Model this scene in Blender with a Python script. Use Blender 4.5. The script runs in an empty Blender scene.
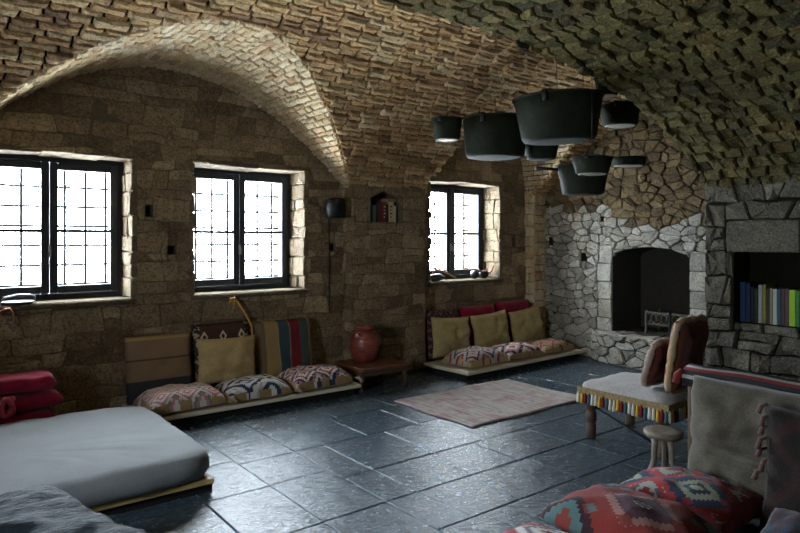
import bpy, bmesh, math, random
import numpy as np
from mathutils import Vector, Matrix, Euler, noise as mnoise
from mathutils.geometry import tessellate_polygon
random.seed(7)
scene = bpy.context.scene
COL = scene.collection
PI = math.pi

# ------------------------------------------------------------------ camera, sky, exposure
A = math.atan2(820, 637)                      # heading of the lens against the window wall (x axis)
CAMH = 1.5
cam_d = bpy.data.cameras.new('camera')
cam_d.lens = 36 * 637 / 800
cam_d.sensor_width = 36
cam_d.shift_y = -27.5 / 800
cam_d.clip_start = 0.05
cam = bpy.data.objects.new('camera', cam_d)
cam.location = (0, 0, CAMH)
cam.rotation_euler = (PI / 2, 0, A - PI / 2)
COL.objects.link(cam)
scene.camera = cam
FX, FY = math.cos(A), math.sin(A)

w = bpy.data.worlds.new('bright_haze')
scene.world = w
w.use_nodes = True
bg = w.node_tree.nodes['Background']
bg.inputs[0].default_value = (0.78, 0.895, 1.0, 1)
bg.inputs[1].default_value = 40.0
scene.view_settings.view_transform = 'Standard'
scene.view_settings.look = 'None'
scene.view_settings.gamma = 1.0
scene.view_settings.use_curve_mapping = False
scene.view_settings.exposure = 1.15
scene.cycles.diffuse_bounces = 6
scene.cycles.sample_clamp_indirect = 8.0

# the three windows: x range of the opening, and light portals just outside them
WINS = [(0.37, 1.565), (2.085, 3.263), (4.94, 6.172)]
WZ0, WZ1 = 0.985, 2.207
for (x0, x1) in WINS:
    l = bpy.data.lights.new('window_portal', 'AREA')
    l.shape = 'RECTANGLE'
    l.size = x1 - x0
    l.size_y = WZ1 - WZ0
    l.cycles.is_portal = True
    o = bpy.data.objects.new('window_portal', l)
    o.location = ((x0 + x1) / 2, 6.52, (WZ0 + WZ1) / 2)
    o.rotation_euler = (-PI / 2, 0, 0)
    COL.objects.link(o)
# a further window in the west wall, out of view to the left of the camera
WW = (2.00, 2.80, 1.10, 1.90)
l = bpy.data.lights.new('window_portal', 'AREA')
l.shape = 'RECTANGLE'
l.size = WW[3] - WW[2]
l.size_y = WW[1] - WW[0]
l.cycles.is_portal = True
o = bpy.data.objects.new('window_portal', l)
o.location = (-1.62, (WW[0] + WW[1]) / 2, (WW[2] + WW[3]) / 2)
o.rotation_euler = (0, -PI / 2, 0)
COL.objects.link(o)

# ------------------------------------------------------------------ helpers
def tag(o, label=None, cat=None, group=None, kind=None):
    if label: o['label'] = label
    if cat: o['category'] = cat
    if group: o['group'] = group
    if kind: o['kind'] = kind
    return o

def mk(name, vf, mat=None, parent=None, loc=None, rot=None, smooth=True, uv=None, rnd=None):
    v, f = vf[0], vf[1]
    me = bpy.data.meshes.new(name)
    me.from_pydata([tuple(p) for p in v], [], f)
    if smooth:
        me.polygons.foreach_set('use_smooth', [True] * len(me.polygons))
    if uv is not None:
        lay = me.uv_layers.new(name='UVMap')
        li = [0] * len(me.loops)
        me.loops.foreach_get('vertex_index', li)
        flat = []
        for i in li: flat += [uv[i][0], uv[i][1]]
        lay.data.foreach_set('uv', flat)
    if rnd is not None:
        a = me.attributes.new('rnd', 'FLOAT', 'POINT')
        a.data.foreach_set('value', rnd)
    me.validate()
    me.update()
    o = bpy.data.objects.new(name, me)
    if mat: me.materials.append(mat)
    COL.objects.link(o)
    if parent: o.parent = parent
    if loc: o.location = loc
    if rot: o.rotation_euler = rot
    return o

def empty(name, loc=(0, 0, 0), rot=(0, 0, 0), label=None, cat=None, group=None, kind=None):
    o = bpy.data.objects.new(name, None)
    o.empty_display_size = 0.1
    COL.objects.link(o)
    o.location = loc
    o.rotation_euler = rot
    return tag(o, label, cat, group, kind)

def cat(*parts):
    V, F = [], []
    for v, f in parts:
        n = len(V)
        V += [tuple(p) for p in v]
        F += [tuple(i + n for i in q) for q in f]
    return V, F

def xf(vf, loc=(0, 0, 0), rot=(0, 0, 0), sc=(1, 1, 1)):
    M = Matrix.LocRotScale(Vector(loc), Euler(rot), Vector(sc))
    return [tuple(M @ Vector(p)) for p in vf[0]], vf[1]

def rbox(x0, x1, y0, y1, z0, z1, b=0.006, seg=1):
    bm = bmesh.new()
    bmesh.ops.create_cube(bm, size=1)
    for v in bm.verts:
        v.co = Vector((x0 + (v.co.x + .5) * (x1 - x0), y0 + (v.co.y + .5) * (y1 - y0), z0 + (v.co.z + .5) * (z1 - z0)))
    if b > 0:
        bmesh.ops.bevel(bm, geom=bm.edges[:], offset=b, segments=seg, profile=.6, affect='EDGES')
    bm.verts.index_update()
    r = [tuple(v.co) for v in bm.verts], [tuple(v.index for v in f.verts) for f in bm.faces]
    bm.free()
    return r

def lathe(prof, n=24, cap0=True, cap1=True):
    V, F = [], []
    for (r, z) in prof:
        for k in range(n):
            a = 2 * PI * k / n
            V.append((r * math.cos(a), r * math.sin(a), z))
    for i in range(len(prof) - 1):
        for k in range(n):
            k2 = (k + 1) % n
            F.append((i * n + k, i * n + k2, (i + 1) * n + k2, (i + 1) * n + k))
    if cap0: F.append(tuple(range(n - 1, -1, -1)))
    if cap1: F.append(tuple((len(prof) - 1) * n + k for k in range(n)))
    return V, F

def tube(pts, r, n=8):
    pts = [Vector(p) for p in pts]
    rs = r if isinstance(r, (list, tuple)) else [r] * len(pts)
    V, F = [], []
    up = Vector((0.13, 0.21, 0.97))
    for i, p in enumerate(pts):
        d = (pts[min(i + 1, len(pts) - 1)] - pts[max(i - 1, 0)]).normalized()
        a = d.cross(up)
        if a.length < 1e-3: a = d.cross(Vector((1, 0, 0)))
        a.normalize()
        b = d.cross(a)
        for k in range(n):
            t = 2 * PI * k / n
            V.append(tuple(p + (a * math.cos(t) + b * math.sin(t)) * rs[i]))
    for i in range(len(pts) - 1):
        for k in range(n):
            k2 = (k + 1) % n
            F.append((i * n + k, i * n + k2, (i + 1) * n + k2, (i + 1) * n + k))
    F.append(tuple(range(n - 1, -1, -1)))
    F.append(tuple((len(pts) - 1) * n + k for k in range(n)))
    return V, F

def fbm(x, y, z=0.0, oct=3):
    return mnoise.fractal(Vector((x, y, z)), 1.0, 2.0, oct)

# ------------------------------------------------------------------ materials
class NT:
    def __init__(s, name):
        s.m = bpy.data.materials.new(name)
        s.m.use_nodes = True
        s.t = s.m.node_tree
        s.b = s.t.nodes['Principled BSDF']
        s.out = s.t.nodes['Material Output']
    def n(s, typ, **kw):
        nd = s.t.nodes.new(typ)
        for k, v in kw.items(): setattr(nd, k, v)
        return nd
    def l(s, a, b): s.t.links.new(a, b)
    def val(s, sock, x):
        if isinstance(x, (int, float)): sock.default_value = x
        elif isinstance(x, tuple): sock.default_value = x if len(x) == 4 or sock.type == 'VECTOR' else (*x, 1)
        else: s.l(x, sock)
    def math(s, op, a, b=None, c=None):
        nd = s.n('ShaderNodeMath', operation=op)
        s.val(nd.inputs[0], a)
        if b is not None: s.val(nd.inputs[1], b)
        if c is not None: s.val(nd.inputs[2], c)
        return nd.outputs[0]
    def mix(s, f, a, b, blend='MIX'):
        nd = s.n('ShaderNodeMix', data_type='RGBA', blend_type=blend)
        s.val(nd.inputs[0], f); s.val(nd.inputs[6], a); s.val(nd.inputs[7], b)
        return nd.outputs[2]
    def ramp(s, f, stops, interp='LINEAR'):
        nd = s.n('ShaderNodeValToRGB')
        cr = nd.color_ramp
        cr.interpolation = interp
        while len(cr.elements) < len(stops): cr.elements.new(0.5)
        for e, (p, c) in zip(cr.elements, stops):
            e.position = p
            e.color = (*c, 1)
        s.val(nd.inputs[0], f)
        return nd.outputs[0]
    def noise(s, vec, scale, detail=4, rough=.6):
        nd = s.n('ShaderNodeTexNoise')
        nd.inputs['Scale'].default_value = scale
        nd.inputs['Detail'].default_value = detail
        nd.inputs['Roughness'].default_value = rough
        if vec is not None: s.l(vec, nd.inputs['Vector'])
        return nd.outputs[0]
    def pos(s): return s.n('ShaderNodeNewGeometry').outputs['Position']
    def obj(s): return s.n('ShaderNodeTexCoord').outputs['Object']
    def uv(s): return s.n('ShaderNodeTexCoord').outputs['UV']
    def attr(s, name): return s.n('ShaderNodeAttribute', attribute_name=name).outputs['Fac']
    def bump(s, h, strength=.5, dist=.01):
        nd = s.n('ShaderNodeBump')
        nd.inputs['Strength'].default_value = strength
        nd.inputs['Distance'].default_value = dist
        s.l(h, nd.inputs['Height'])
        s.l(nd.outputs[0], s.b.inputs['Normal'])
    def done(s, col, rough=.8, metal=0.0, spec=.5):
        s.val(s.b.inputs['Base Color'], col)
        s.val(s.b.inputs['Roughness'], rough)
        s.b.inputs['Metallic'].default_value = metal
        s.b.inputs['Specular IOR Level'].default_value = spec
        return s.m

def stone_mat(name, cols, bump=.9, dist=.02, scale=28, stain=(.05, .045, .035), stain_amt=.35, rough=.9, pit=.6):
    t = NT(name)
    p = t.pos()
    r = t.attr('rnd')
    base = t.ramp(r, [(i / max(1, len(cols) - 1), c) for i, c in enumerate(cols)])
    n1 = t.noise(p, scale, 6, .65)
    n2 = t.noise(p, scale * .22, 3, .6)
    n3 = t.noise(p, scale * 2.6, 4, .65)
    c = t.mix(t.math('MULTIPLY', t.ramp(n1, [(.35, (0, 0, 0)), (.7, (1, 1, 1))]), .6), base, (.95, .85, .66), 'OVERLAY')
    c = t.mix(t.math('MULTIPLY', t.ramp(n2, [(.45, (0, 0, 0)), (.68, (1, 1, 1))]), stain_amt), c, stain)
    # pits, plus relief shading put into the colour: dark pores, lighter crests
    pores = t.ramp(n3, [(.36, (1, 1, 1)), (.50, (0, 0, 0))])
    c = t.mix(t.math('MULTIPLY', pores, pit), c, stain)
    crest = t.ramp(n3, [(.56, (0, 0, 0)), (.70, (1, 1, 1))])
    c = t.mix(t.math('MULTIPLY', crest, .35), c, t.mix(.5, base, (.85, .74, .54)))
    h = t.math('ADD', t.math('MULTIPLY', n1, 1.0), t.math('MULTIPLY', n3, .6))
    h = t.math('ADD', h, t.math('MULTIPLY', n2, .8))
    t.bump(h, bump, dist)
    return t.done(c, rough, 0, .25)

def plain(name, col, rough=.8, metal=0.0, spec=.4, var=.25, scale=12, bump=0.0, dist=.004, bscale=120, use_obj=True):
    t = NT(name)
    p = t.obj() if use_obj else t.pos()
    n = t.noise(p, scale, 4, .6)
    c = t.mix(t.math('MULTIPLY', t.ramp(n, [(.3, (0, 0, 0)), (.75, (1, 1, 1))]), var), col, tuple(x * .35 for x in col))
    if bump > 0: t.bump(t.noise(p, bscale, 4, .65), bump, dist)
    return t.done(c, rough, metal, spec)

def fabric(name, col, col2=None, var=.35, scale=9, weave=115, bump=.35, wr=6.0):
    t = NT(name)
    p = t.obj()
    n = t.noise(p, scale, 4, .6)
    c = t.mix(t.ramp(n, [(.35, (0, 0, 0)), (.7, (1, 1, 1))]), col, col2 or tuple(x * (1 - var) for x in col))
    wv = t.noise(p, weave, 2, .5)
    c = t.mix(t.math('MULTIPLY', t.ramp(wv, [(.35, (1, 1, 1)), (.65, (0, 0, 0))]), .5), c, tuple(x * .35 for x in col))
    h = t.math('ADD', t.math('MULTIPLY', wv, .3), t.noise(p, wr, 3, .5))
    t.bump(h, bump, .008)
    t.b.inputs['Sheen Weight'].default_value = .15
    return t.done(c, .95, 0, .15)

def kilim(name, cols, nu=2, nv=2, steps=12, border=None, weave=180, contrast=1.0):
    """stepped concentric diamonds in UV, flat colours, with a woven bump"""
    t = NT(name)
    sx = t.n('ShaderNodeSeparateXYZ')
    t.l(t.uv(), sx.inputs[0])
    def cell(a, n):
        f = t.math('FRACT', t.math('MULTIPLY', a, float(n)))
        q = t.math('DIVIDE', t.math('FLOOR', t.math('MULTIPLY', f, float(steps * 2))), float(steps * 2))
        return t.math('ABSOLUTE', t.math('SUBTRACT', q, .48))
    d = t.math('ADD', cell(sx.outputs[0], nu), cell(sx.outputs[1], nv))
    stops = [(i / len(cols), c) for i, c in enumerate(cols)]
    c = t.ramp(d, stops, 'CONSTANT')
    # a second, smaller motif breaks the big lozenges up
    d2 = t.math('ADD', cell(sx.outputs[0], nu * 3), cell(sx.outputs[1], nv * 3))
    m2 = t.math('LESS_THAN', d2, .22)
    c = t.mix(t.math('MULTIPLY', m2, .85), c, t.ramp(d, [(p, q) for p, q in zip([s[0] for s in stops], cols[2:] + cols[:2])], 'CONSTANT'))
    if border:
        bu = t.math('ABSOLUTE', t.math('SUBTRACT', sx.outputs[0], .5))
        bv = t.math('ABSOLUTE', t.math('SUBTRACT', sx.outputs[1], .5))
        mx = t.math('MAXIMUM', bu, bv)
        z = t.math('PINGPONG', t.math('MULTIPLY', t.math('ADD', sx.outputs[0], sx.outputs[1]), 1.0), .04)
        e = t.math('GREATER_THAN', t.math('ADD', mx, z), .45)
        c = t.mix(e, c, border)
    p = t.obj()
    wn = t.noise(p, weave, 2, .5)
    c = t.mix(t.math('MULTIPLY', wn, .5), c, (.03, .025, .02))
    t.bump(t.math('ADD', t.math('MULTIPLY', wn, .4), t.noise(p, 7, 3, .5)), .4, .02)
    t.b.inputs['Sheen Weight'].default_value = .1
    return t.done(c, .95, 0, .1)

def stripes(name, stops, axis=0, weave=200, mult=1.0):
    t = NT(name)
    sx = t.n('ShaderNodeSeparateXYZ')
    t.l(t.uv(), sx.inputs[0])
    a = sx.outputs[axis]
    if mult != 1.0: a = t.math('FRACT', t.math('MULTIPLY', a, mult))
    c = t.ramp(a, stops, 'CONSTANT')
    p = t.obj()
    wn = t.noise(p, weave, 2, .5)
    c = t.mix(t.math('MULTIPLY', wn, .5), c, (.03, .025, .02))
    t.bump(t.math('ADD', t.math('MULTIPLY', wn, .4), t.noise(p, 7, 3, .5)), .4, .02)
    return t.done(c, .95, 0, .1)

def wood(name, c1, c2, rough=.55, sc=(2, 30, 30), bump=.25):
    t = NT(name)
    mp = t.n('ShaderNodeMapping')
    mp.inputs['Scale'].default_value = sc
    t.l(t.obj(), mp.inputs[0])
    n = t.noise(mp.outputs[0], 1.6, 6, .65)
    c = t.ramp(n, [(.3, c1), (.7, c2)])
    t.bump(n, bump, .004)
    return t.done(c, rough, 0, .4)

M = {}
M['vault'] = stone_mat('warm_vault_brick', [(.38, .222, .102), (.64, .42, .22), (.48, .295, .142), (.72, .51, .30), (.23, .128, .063), (.57, .36, .178)], scale=26, stain=(.05, .038, .022))
M['lunette'] = stone_mat('pale_lunette_brick', [(.56, .38, .225), (.74, .56, .375), (.62, .435, .265), (.80, .64, .46), (.46, .295, .17)], scale=26, stain=(.09, .065, .04), pit=.45)
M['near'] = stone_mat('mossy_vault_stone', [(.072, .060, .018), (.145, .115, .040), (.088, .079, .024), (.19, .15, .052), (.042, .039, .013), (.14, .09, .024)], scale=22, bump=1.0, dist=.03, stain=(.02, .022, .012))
M['wall'] = stone_mat('brown_wall_stone', [(.19, .14, .085), (.34, .26, .168), (.235, .175, .11), (.42, .33, .215), (.14, .10, .063), (.285, .21, .13)], scale=20, bump=1.0, dist=.03, stain=(.035, .026, .017))
M['pale'] = stone_mat('pale_rubble_stone', [(.34, .335, .315), (.50, .495, .47), (.26, .25, .23), (.57, .565, .54), (.38, .355, .305)], scale=34, bump=1.0, dist=.025, stain=(.07, .065, .055), stain_amt=.3)
M['brown_rubble'] = stone_mat('ochre_brown_rubble', [(.125, .086, .042), (.20, .145, .078), (.09, .062, .034), (.24, .18, .10), (.14, .097, .05)], scale=30, bump=1.0, dist=.025, stain=(.03, .024, .015), stain_amt=.5)
M['jamb'] = stone_mat('tan_jamb_stone', [(.16, .12, .08), (.24, .19, .135), (.13, .10, .065), (.28, .225, .165)], scale=34, bump=1.0, dist=.02, stain=(.03, .025, .018))
M['rough'] = stone_mat('grey_rough_stone', [(.085, .08, .065), (.15, .14, .115), (.10, .088, .068), (.18, .17, .14)], scale=24, bump=1.0, dist=.035, stain=(.03, .03, .026))
def mortar(name, c):
    t = NT(name)
    p = t.pos()
    n = t.noise(p, 30, 5, .65)
    t.bump(n, .8, .02)
    return t.done(t.mix(n, tuple(x * .5 for x in c), c), .95, 0, .1)
M['mortar'] = mortar('dark_lime_mortar', (.22, .175, .115))
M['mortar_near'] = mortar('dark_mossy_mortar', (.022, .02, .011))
M['mortar_pale'] = mortar('grey_lime_mortar', (.09, .08, .065))
M['plaster'] = plain('dim_plain_plaster', (.17, .14, .10), .95, 0, .2, .3, 3, .5, .02, 20, False)
M['iron'] = plain('black_iron', (.02, .02, .022), .5, .6, .4, .4, 20, .3, .003)
M['paint'] = plain('dark_slate_blue_paint', (.018, .024, .034), .45, 0, .45, .3, 8, .1, .002)
M['copper'] = plain('sooty_green_copper', (.020, .025, .013), .8, .0, .2, .8, 7, .7, .012, 24)
M['lit_base'] = plain('lit_pot_base', (.40, .38, .30), .6, .2, .4, .7, 14, .2, .004, 60)  # pale tone stands in for light on the pot bottoms

def slate():
    t = NT('blue_grey_slate')
    p = t.pos()
    r = t.attr('rnd')
    n1 = t.noise(p, 5, 5, .6)
    n2 = t.noise(p, 22, 5, .65)
    n3 = t.noise(p, 60, 3, .6)
    base = t.ramp(r, [(0, (.030, .047, .063)), (.5, (.054, .078, .099)), (1, (.040, .059, .076))])
    c = t.mix(t.ramp(n2, [(.4, (0, 0, 0)), (.75, (1, 1, 1))]), base, (.075, .11, .14))
    c = t.mix(t.math('MULTIPLY', t.ramp(n1, [(.5, (0, 0, 0)), (.75, (1, 1, 1))]), .4), c, (.04, .045, .05))
    h = t.math('ADD', t.math('MULTIPLY', n2, 1.0), t.math('MULTIPLY', n3, .3))
    t.bump(t.math('ADD', h, n1), .7, .013)
    ro = t.ramp(n2, [(.3, (.12, .12, .12)), (.75, (.34, .34, .34))])
    return t.done(c, ro, 0, .6)
M['slate'] = slate()

# ------------------------------------------------------------------ stones: cells, clipping, solid pieces
def clip(poly, f):
    """keep the side of a polygon where f(p) >= 0"""
    out = []
    vals = [f(p) for p in poly]
    for i, p in enumerate(poly):
        q = poly[(i + 1) % len(poly)]
        a, b = vals[i], vals[(i + 1) % len(poly)]
        if a >= 0: out.append(p)
        if (a >= 0) != (b >= 0):
            k = a / (a - b)
            out.append((p[0] + (q[0] - p[0]) * k, p[1] + (q[1] - p[1]) * k))
    return out

def area(poly):
    return abs(sum(poly[i][0] * poly[(i + 1) % len(poly)][1] - poly[(i + 1) % len(poly)][0] * poly[i][1] for i in range(len(poly)))) / 2

def cut_rect(polys, r):
    s0, s1, t0, t1 = r
    out = []
    for p in polys:
        xs = [q[0] for q in p]; ys = [q[1] for q in p]
        if max(xs) <= s0 or min(xs) >= s1 or max(ys) <= t0 or min(ys) >= t1:
            out.append(p); continue
        mid = clip(clip(p, lambda q: q[0] - s0) or [(0, 0)], lambda q: s1 - q[0])
        for c in (clip(p, lambda q: s0 - q[0]), clip(p, lambda q: q[0] - s1),
                  clip(mid, lambda q: t0 - q[1]) if len(mid) > 2 else [], clip(mid, lambda q: q[1] - t1) if len(mid) > 2 else []):
            if len(c) > 2 and area(c) > .0009: out.append(c)
    return out

def cut_field(polys, f):
    out = []
    for p in polys:
        c = clip(p, f)
        if len(c) > 2 and area(c) > .0007: out.append(c)
    return out

def courses(s0, s1, t0, t1, rh, ln, jit=.01, wave=.012, split=0.0):
    """rows of stones; neighbours share their wavy bed lines and slanted joints"""
    out = []
    bounds = [t0]
    while bounds[-1] < t1: bounds.append(bounds[-1] + random.uniform(*rh))
    seed = random.random() * 50
    B = lambda k, x: bounds[k] + wave * 1.6 * mnoise.noise(Vector((x * 2.3, k * 7.31 + seed, 0))) + jit * 1.2 * mnoise.noise(Vector((x * 9.0, k * 3.7 + seed, 5)))
    for k in range(len(bounds) - 1):
        js = [(s0 - random.random() * ln[1] * .5, 0.0)]
        while js[-1][0] < s1: js.append((js[-1][0] + random.uniform(*ln), random.uniform(-jit, jit) * 1.5))
        for (a, da), (b, db) in zip(js[:-1], js[1:]):
            a0, a1, b0, b1 = a - da, a + da, b - db, b + db
            m0, m1 = (a0 + b0) / 2, (a1 + b1) / 2
            lo = [(a0, B(k, a0)), (m0, B(k, m0)), (b0, B(k, b0))]
            hi = [(b1, B(k + 1, b1)), (m1, B(k + 1, m1)), (a1, B(k + 1, a1))]
            if random.random() < split and bounds[k + 1] - bounds[k] > .12:
                f = random.uniform(.4, .6)
                L = lambda p, q: (p[0] + (q[0] - p[0]) * f, p[1] + (q[1] - p[1]) * f)
                md = [L(lo[2], hi[0]), L(lo[1], hi[1]), L(lo[0], hi[2])]
                out.append(lo + md)
                out.append(md[::-1] + hi)
            else:
                out.append(lo + hi)
    return out

def voronoi(s0, s1, t0, t1, dx, dy, jit=.4, merge=.0):
    nx = int((s1 - s0) / dx) + 4
    ny = int((t1 - t0) / dy) + 4
    pts = {}
    for j in range(ny):
        for i in range(nx):
            if random.random() < merge: continue
            pts[i, j] = (s0 + (i - 1.5 + (.5 if j % 2 else 0) + random.uniform(-jit, jit)) * dx, t0 + (j - 1.5 + random.uniform(-jit, jit) * .9) * dy)
    out = []
    k = dx / dy
    for (i, j), p in pts.items():
        poly = [(p[0] - 2 * dx, p[1] - 2 * dy), (p[0] + 2 * dx, p[1] - 2 * dy), (p[0] + 2 * dx, p[1] + 2 * dy), (p[0] - 2 * dx, p[1] + 2 * dy)]
        for dj in range(-3, 4):
            for di in range(-3, 4):
                if (di or dj) and (i + di, j + dj) in pts:
                    q = pts[i + di, j + dj]
                    mx, my = (p[0] + q[0]) / 2, (p[1] + q[1]) / 2
                    nx_, ny_ = (p[0] - q[0]), (p[1] - q[1]) * k * k
                    poly = clip(poly, lambda a: (a[0] - mx) * nx_ + (a[1] - my) * ny_)
                    if len(poly) < 3: break
            if len(poly) < 3: break
        if len(poly) < 3: continue
        poly = [(min(max(a, s0), s1), min(max(b, t0), t1)) for a, b in poly]
        if area(poly) > .0012: out.append(poly)
    return out

def project(p):
    x, y, z = p
    d = x * FX + y * FY
    if d < .2: return None
    return 400 + 637 * (x * FY - y * FX) / d, 239 - 637 * (z - CAMH) / d, d

def lay(name, parent, polys, surf, mat, joint=.008, proud=(.012, .03), depth=.03, rough=.006, keep=300, corner=.012, tilt=.04):
    """turn flat cells into solid stones on a surface surf(s,t)->(point,normal); the biggest in view are objects of their own"""
    items = []
    for poly in polys:
        n = len(poly)
        cx_ = sum(p[0] for p in poly) / n
        cy_ = sum(p[1] for p in poly) / n
        # cut the corners so that stones are rounded
        ring = []
        for i, p in enumerate(poly):
            q = poly[(i + 1) % n]
            L = math.hypot(q[0] - p[0], q[1] - p[1])
            if L < .012: continue
            e = min(.22, corner / L)
            ring.append((p[0] + (q[0] - p[0]) * e, p[1] + (q[1] - p[1]) * e))
            ring.append((q[0] + (p[0] - q[0]) * e, q[1] + (p[1] - q[1]) * e))
        if len(ring) < 3: continue
        m = len(ring)
        H = random.uniform(*proud)
        tx, ty = random.uniform(-tilt, tilt), random.uniform(-tilt, tilt)
        V = []
        for lev, (off, h) in enumerate(((joint * .55, -depth), (joint, H * .45), (joint + .005 + H * .18, H))):
            for p in ring:
                r = math.hypot(p[0] - cx_, p[1] - cy_) or 1e-6
                k = max(.35, 1 - off / r)
                s = cx_ + (p[0] - cx_) * k
                t = cy_ + (p[1] - cy_) * k
                hh = h
                if lev: hh += random.uniform(-rough, rough) + (s - cx_) * tx + (t - cy_) * ty
                P, N = surf(s, t)
                V.append((P[0] + N[0] * hh, P[1] + N[1] * hh, P[2] + N[2] * hh))
        P, N = surf(cx_, cy_)
        hh = H + random.uniform(0, rough * 1.2)
        V.append((P[0] + N[0] * hh, P[1] + N[1] * hh, P[2] + N[2] * hh))
        F = []
        for L_ in range(2):
            for i in range(m):
                i2 = (i + 1) % m
                F.append((L_ * m + i, L_ * m + i2, (L_ + 1) * m + i2, (L_ + 1) * m + i))
        for i in range(m): F.append((2 * m + i, 2 * m + (i + 1) % m, 3 * m))
        # orient outwards
        a, b, c = Vector(V[2 * m]), Vector(V[2 * m + 1]), Vector(V[3 * m])
        if (b - a).cross(c - a).dot(Vector(N)) < 0: F = [tuple(reversed(f)) for f in F]
        pj = project(P)
        size = 0
        if pj and -15 < pj[0] < 815 and -15 < pj[1] < 548:
            vd = Vector((P[0], P[1], P[2] - CAMH)).normalized()
            size = area(poly) * max(0, -vd.dot(Vector(N))) / pj[2] ** 2
        items.append((size, P, V, F, random.random()))
    items.sort(key=lambda a: -a[0])
    k = min(keep, sum(1 for a in items if a[0] > 0))
    for size, P, V, F, r in items[:k]:
        mk(name, ([(v[0] - P[0], v[1] - P[1], v[2] - P[2]) for v in V], F), mat, parent, loc=P, rnd=[r] * len(V), smooth=False)
    rest = items[k:]
    if rest:
        V, F, R = [], [], []
        for size, P, v, f, r in rest:
            n = len(V)
            V += v
            F += [tuple(i + n for i in q) for q in f]
            R += [r] * len(v)
        o = mk(name, (V, F), mat, parent, rnd=R, smooth=False)
        o['kind'] = 'stuff'
    return items

def struct(name, vf, mat, parent=None, label=None, smooth=False):
    o = mk(name, vf, mat, parent, smooth=smooth)
    if parent is None: o['kind'] = 'structure'
    if label: o['label'] = label
    return o

def panel(outer, holes, to3, depth_dir, mat_name, name, label=None):
    """flat wall with recessed holes: holes = [(outline, depth, closed)]"""
    loops = [[Vector((p[0], p[1], 0)) for p in outer]] + [[Vector((p[0], p[1], 0)) for p in h[0]] for h in holes]
    flat = [p for l in loops for p in l]
    tris = tessellate_polygon(loops)
    V = [to3(p.x, p.y) for p in flat]
    F = [tuple(t) for t in tris]
    for h, dep, closed in holes:
        n = len(V)
        m = len(h)
        V += [to3(p[0], p[1]) for p in h]
        V += [tuple(Vector(to3(p[0], p[1])) + Vector(depth_dir) * dep) for p in h]
        for i in range(m):
            i2 = (i + 1) % m
            F.append((n + i, n + i2, n + m + i2, n + m + i))
        if closed: F.append(tuple(n + m + i for i in range(m)))
    return struct(name, (V, F), M[mat_name], label=label)

def rect(s0, s1, t0, t1): return [(s0, t0), (s1, t0), (s1, t1), (s0, t1)]

# ------------------------------------------------------------------ room shape (metres)
YW, YP = 5.8, 5.65          # window wall, face of its piers
XE, XB = 6.9, 6.4           # fireplace wall, book wall
YA = 3.18                   # plane of the arch between the two vaults
XWEST, YS = -1.2, -1.8
_py = np.array([3.18, 3.35, 3.6, 4.0, 4.2, 4.46, 4.61, 4.84, 5.16, 5.4, 5.65, 5.8])
_pz = np.array([3.19, 3.185, 3.165, 3.08, 3.02, 2.93, 2.86, 2.72, 2.51, 2.32, 2.10, 1.95])
_cN = np.polyfit(_py, _pz, 4)
_dN = np.polyder(_cN)
zN = lambda y: float(np.polyval(_cN, y))
dzN = lambda y: float(np.polyval(_dN, y))
_sx = np.array([-1.2, -.86, -.32, .02, .62, .82, 1.61, 2.6, 3.59, 4.38, 4.58, 5.18, 5.52, 6.06, 6.4])
_sz = np.array([2.04, 2.32, 2.585, 2.70, 2.85, 2.875, 2.97, 3.0, 2.97, 2.875, 2.85, 2.70, 2.585, 2.32, 2.04])
_cS = np.polyfit(_sx, _sz, 8)
_dS = np.polyder(_cS)
zS = lambda x: float(np.polyval(_cS, x))
dzS = lambda x: float(np.polyval(_dS, x))
def L1(x):
    d = x - 1.85
    return 3.035 - (.27 if d > 0 else .31) * d * d
def dL1(x):
    d = x - 1.85
    return -2 * (.27 if d > 0 else .31) * d
def L3(x):
    k = 1 - abs((x - 5.70) / .97) ** 2.6
    return 2.0 + 1.05 * (k ** (1 / 2.6)) if k > 0 else 0.0
def dL3(x): return max(-6, min(6, (L3(x + .004) - L3(x - .004)) / .008))

class Curve:
    """profile (a, z) by arc length, normal turned downwards / inwards"""
    def __init__(s, pts):
        s.p = np.array(pts)
        d = np.hypot(*np.diff(s.p, axis=0).T)
        s.t = np.concatenate([[0], np.cumsum(d)])
        s.L = s.t[-1]
        g = np.gradient(s.p, s.t, axis=0)
        s.g = g / np.linalg.norm(g, axis=1)[:, None]
    def at(s, t):
        a = np.interp(t, s.t, s.p[:, 0]); z = np.interp(t, s.t, s.p[:, 1])
        ga = np.interp(t, s.t, s.g[:, 0]); gz = np.interp(t, s.t, s.g[:, 1])
        return a, z, gz, -ga          # tangent turned by -90 degrees

# ---- the far vault over the window bay
def grid_mesh(xs, ys, zf):
    V = [(x, y, zf(x, y)) for y in ys for x in xs]
    n = len(xs)
    F = [(j * n + i, j * n + i + 1, (j + 1) * n + i + 1, (j + 1) * n + i) for j in range(len(ys) - 1) for i in range(n - 1)]
    return V, F
xs = sorted(set(list(np.linspace(XWEST, XE, 163)) + list(np.linspace(4.72, 4.85, 8)) + list(np.linspace(6.55, 6.68, 8))))
ys = np.linspace(YA, YW + .02, 62)
ceil_n = struct('ceiling_window_bay', grid_mesh(xs, ys, lambda x, y: max(zN(min(y, YP)), L1(x), L3(x))), mortar('vault_joint', (.045, .031, .018)), label='brick barrel vault over the window bay', smooth=True)

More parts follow.
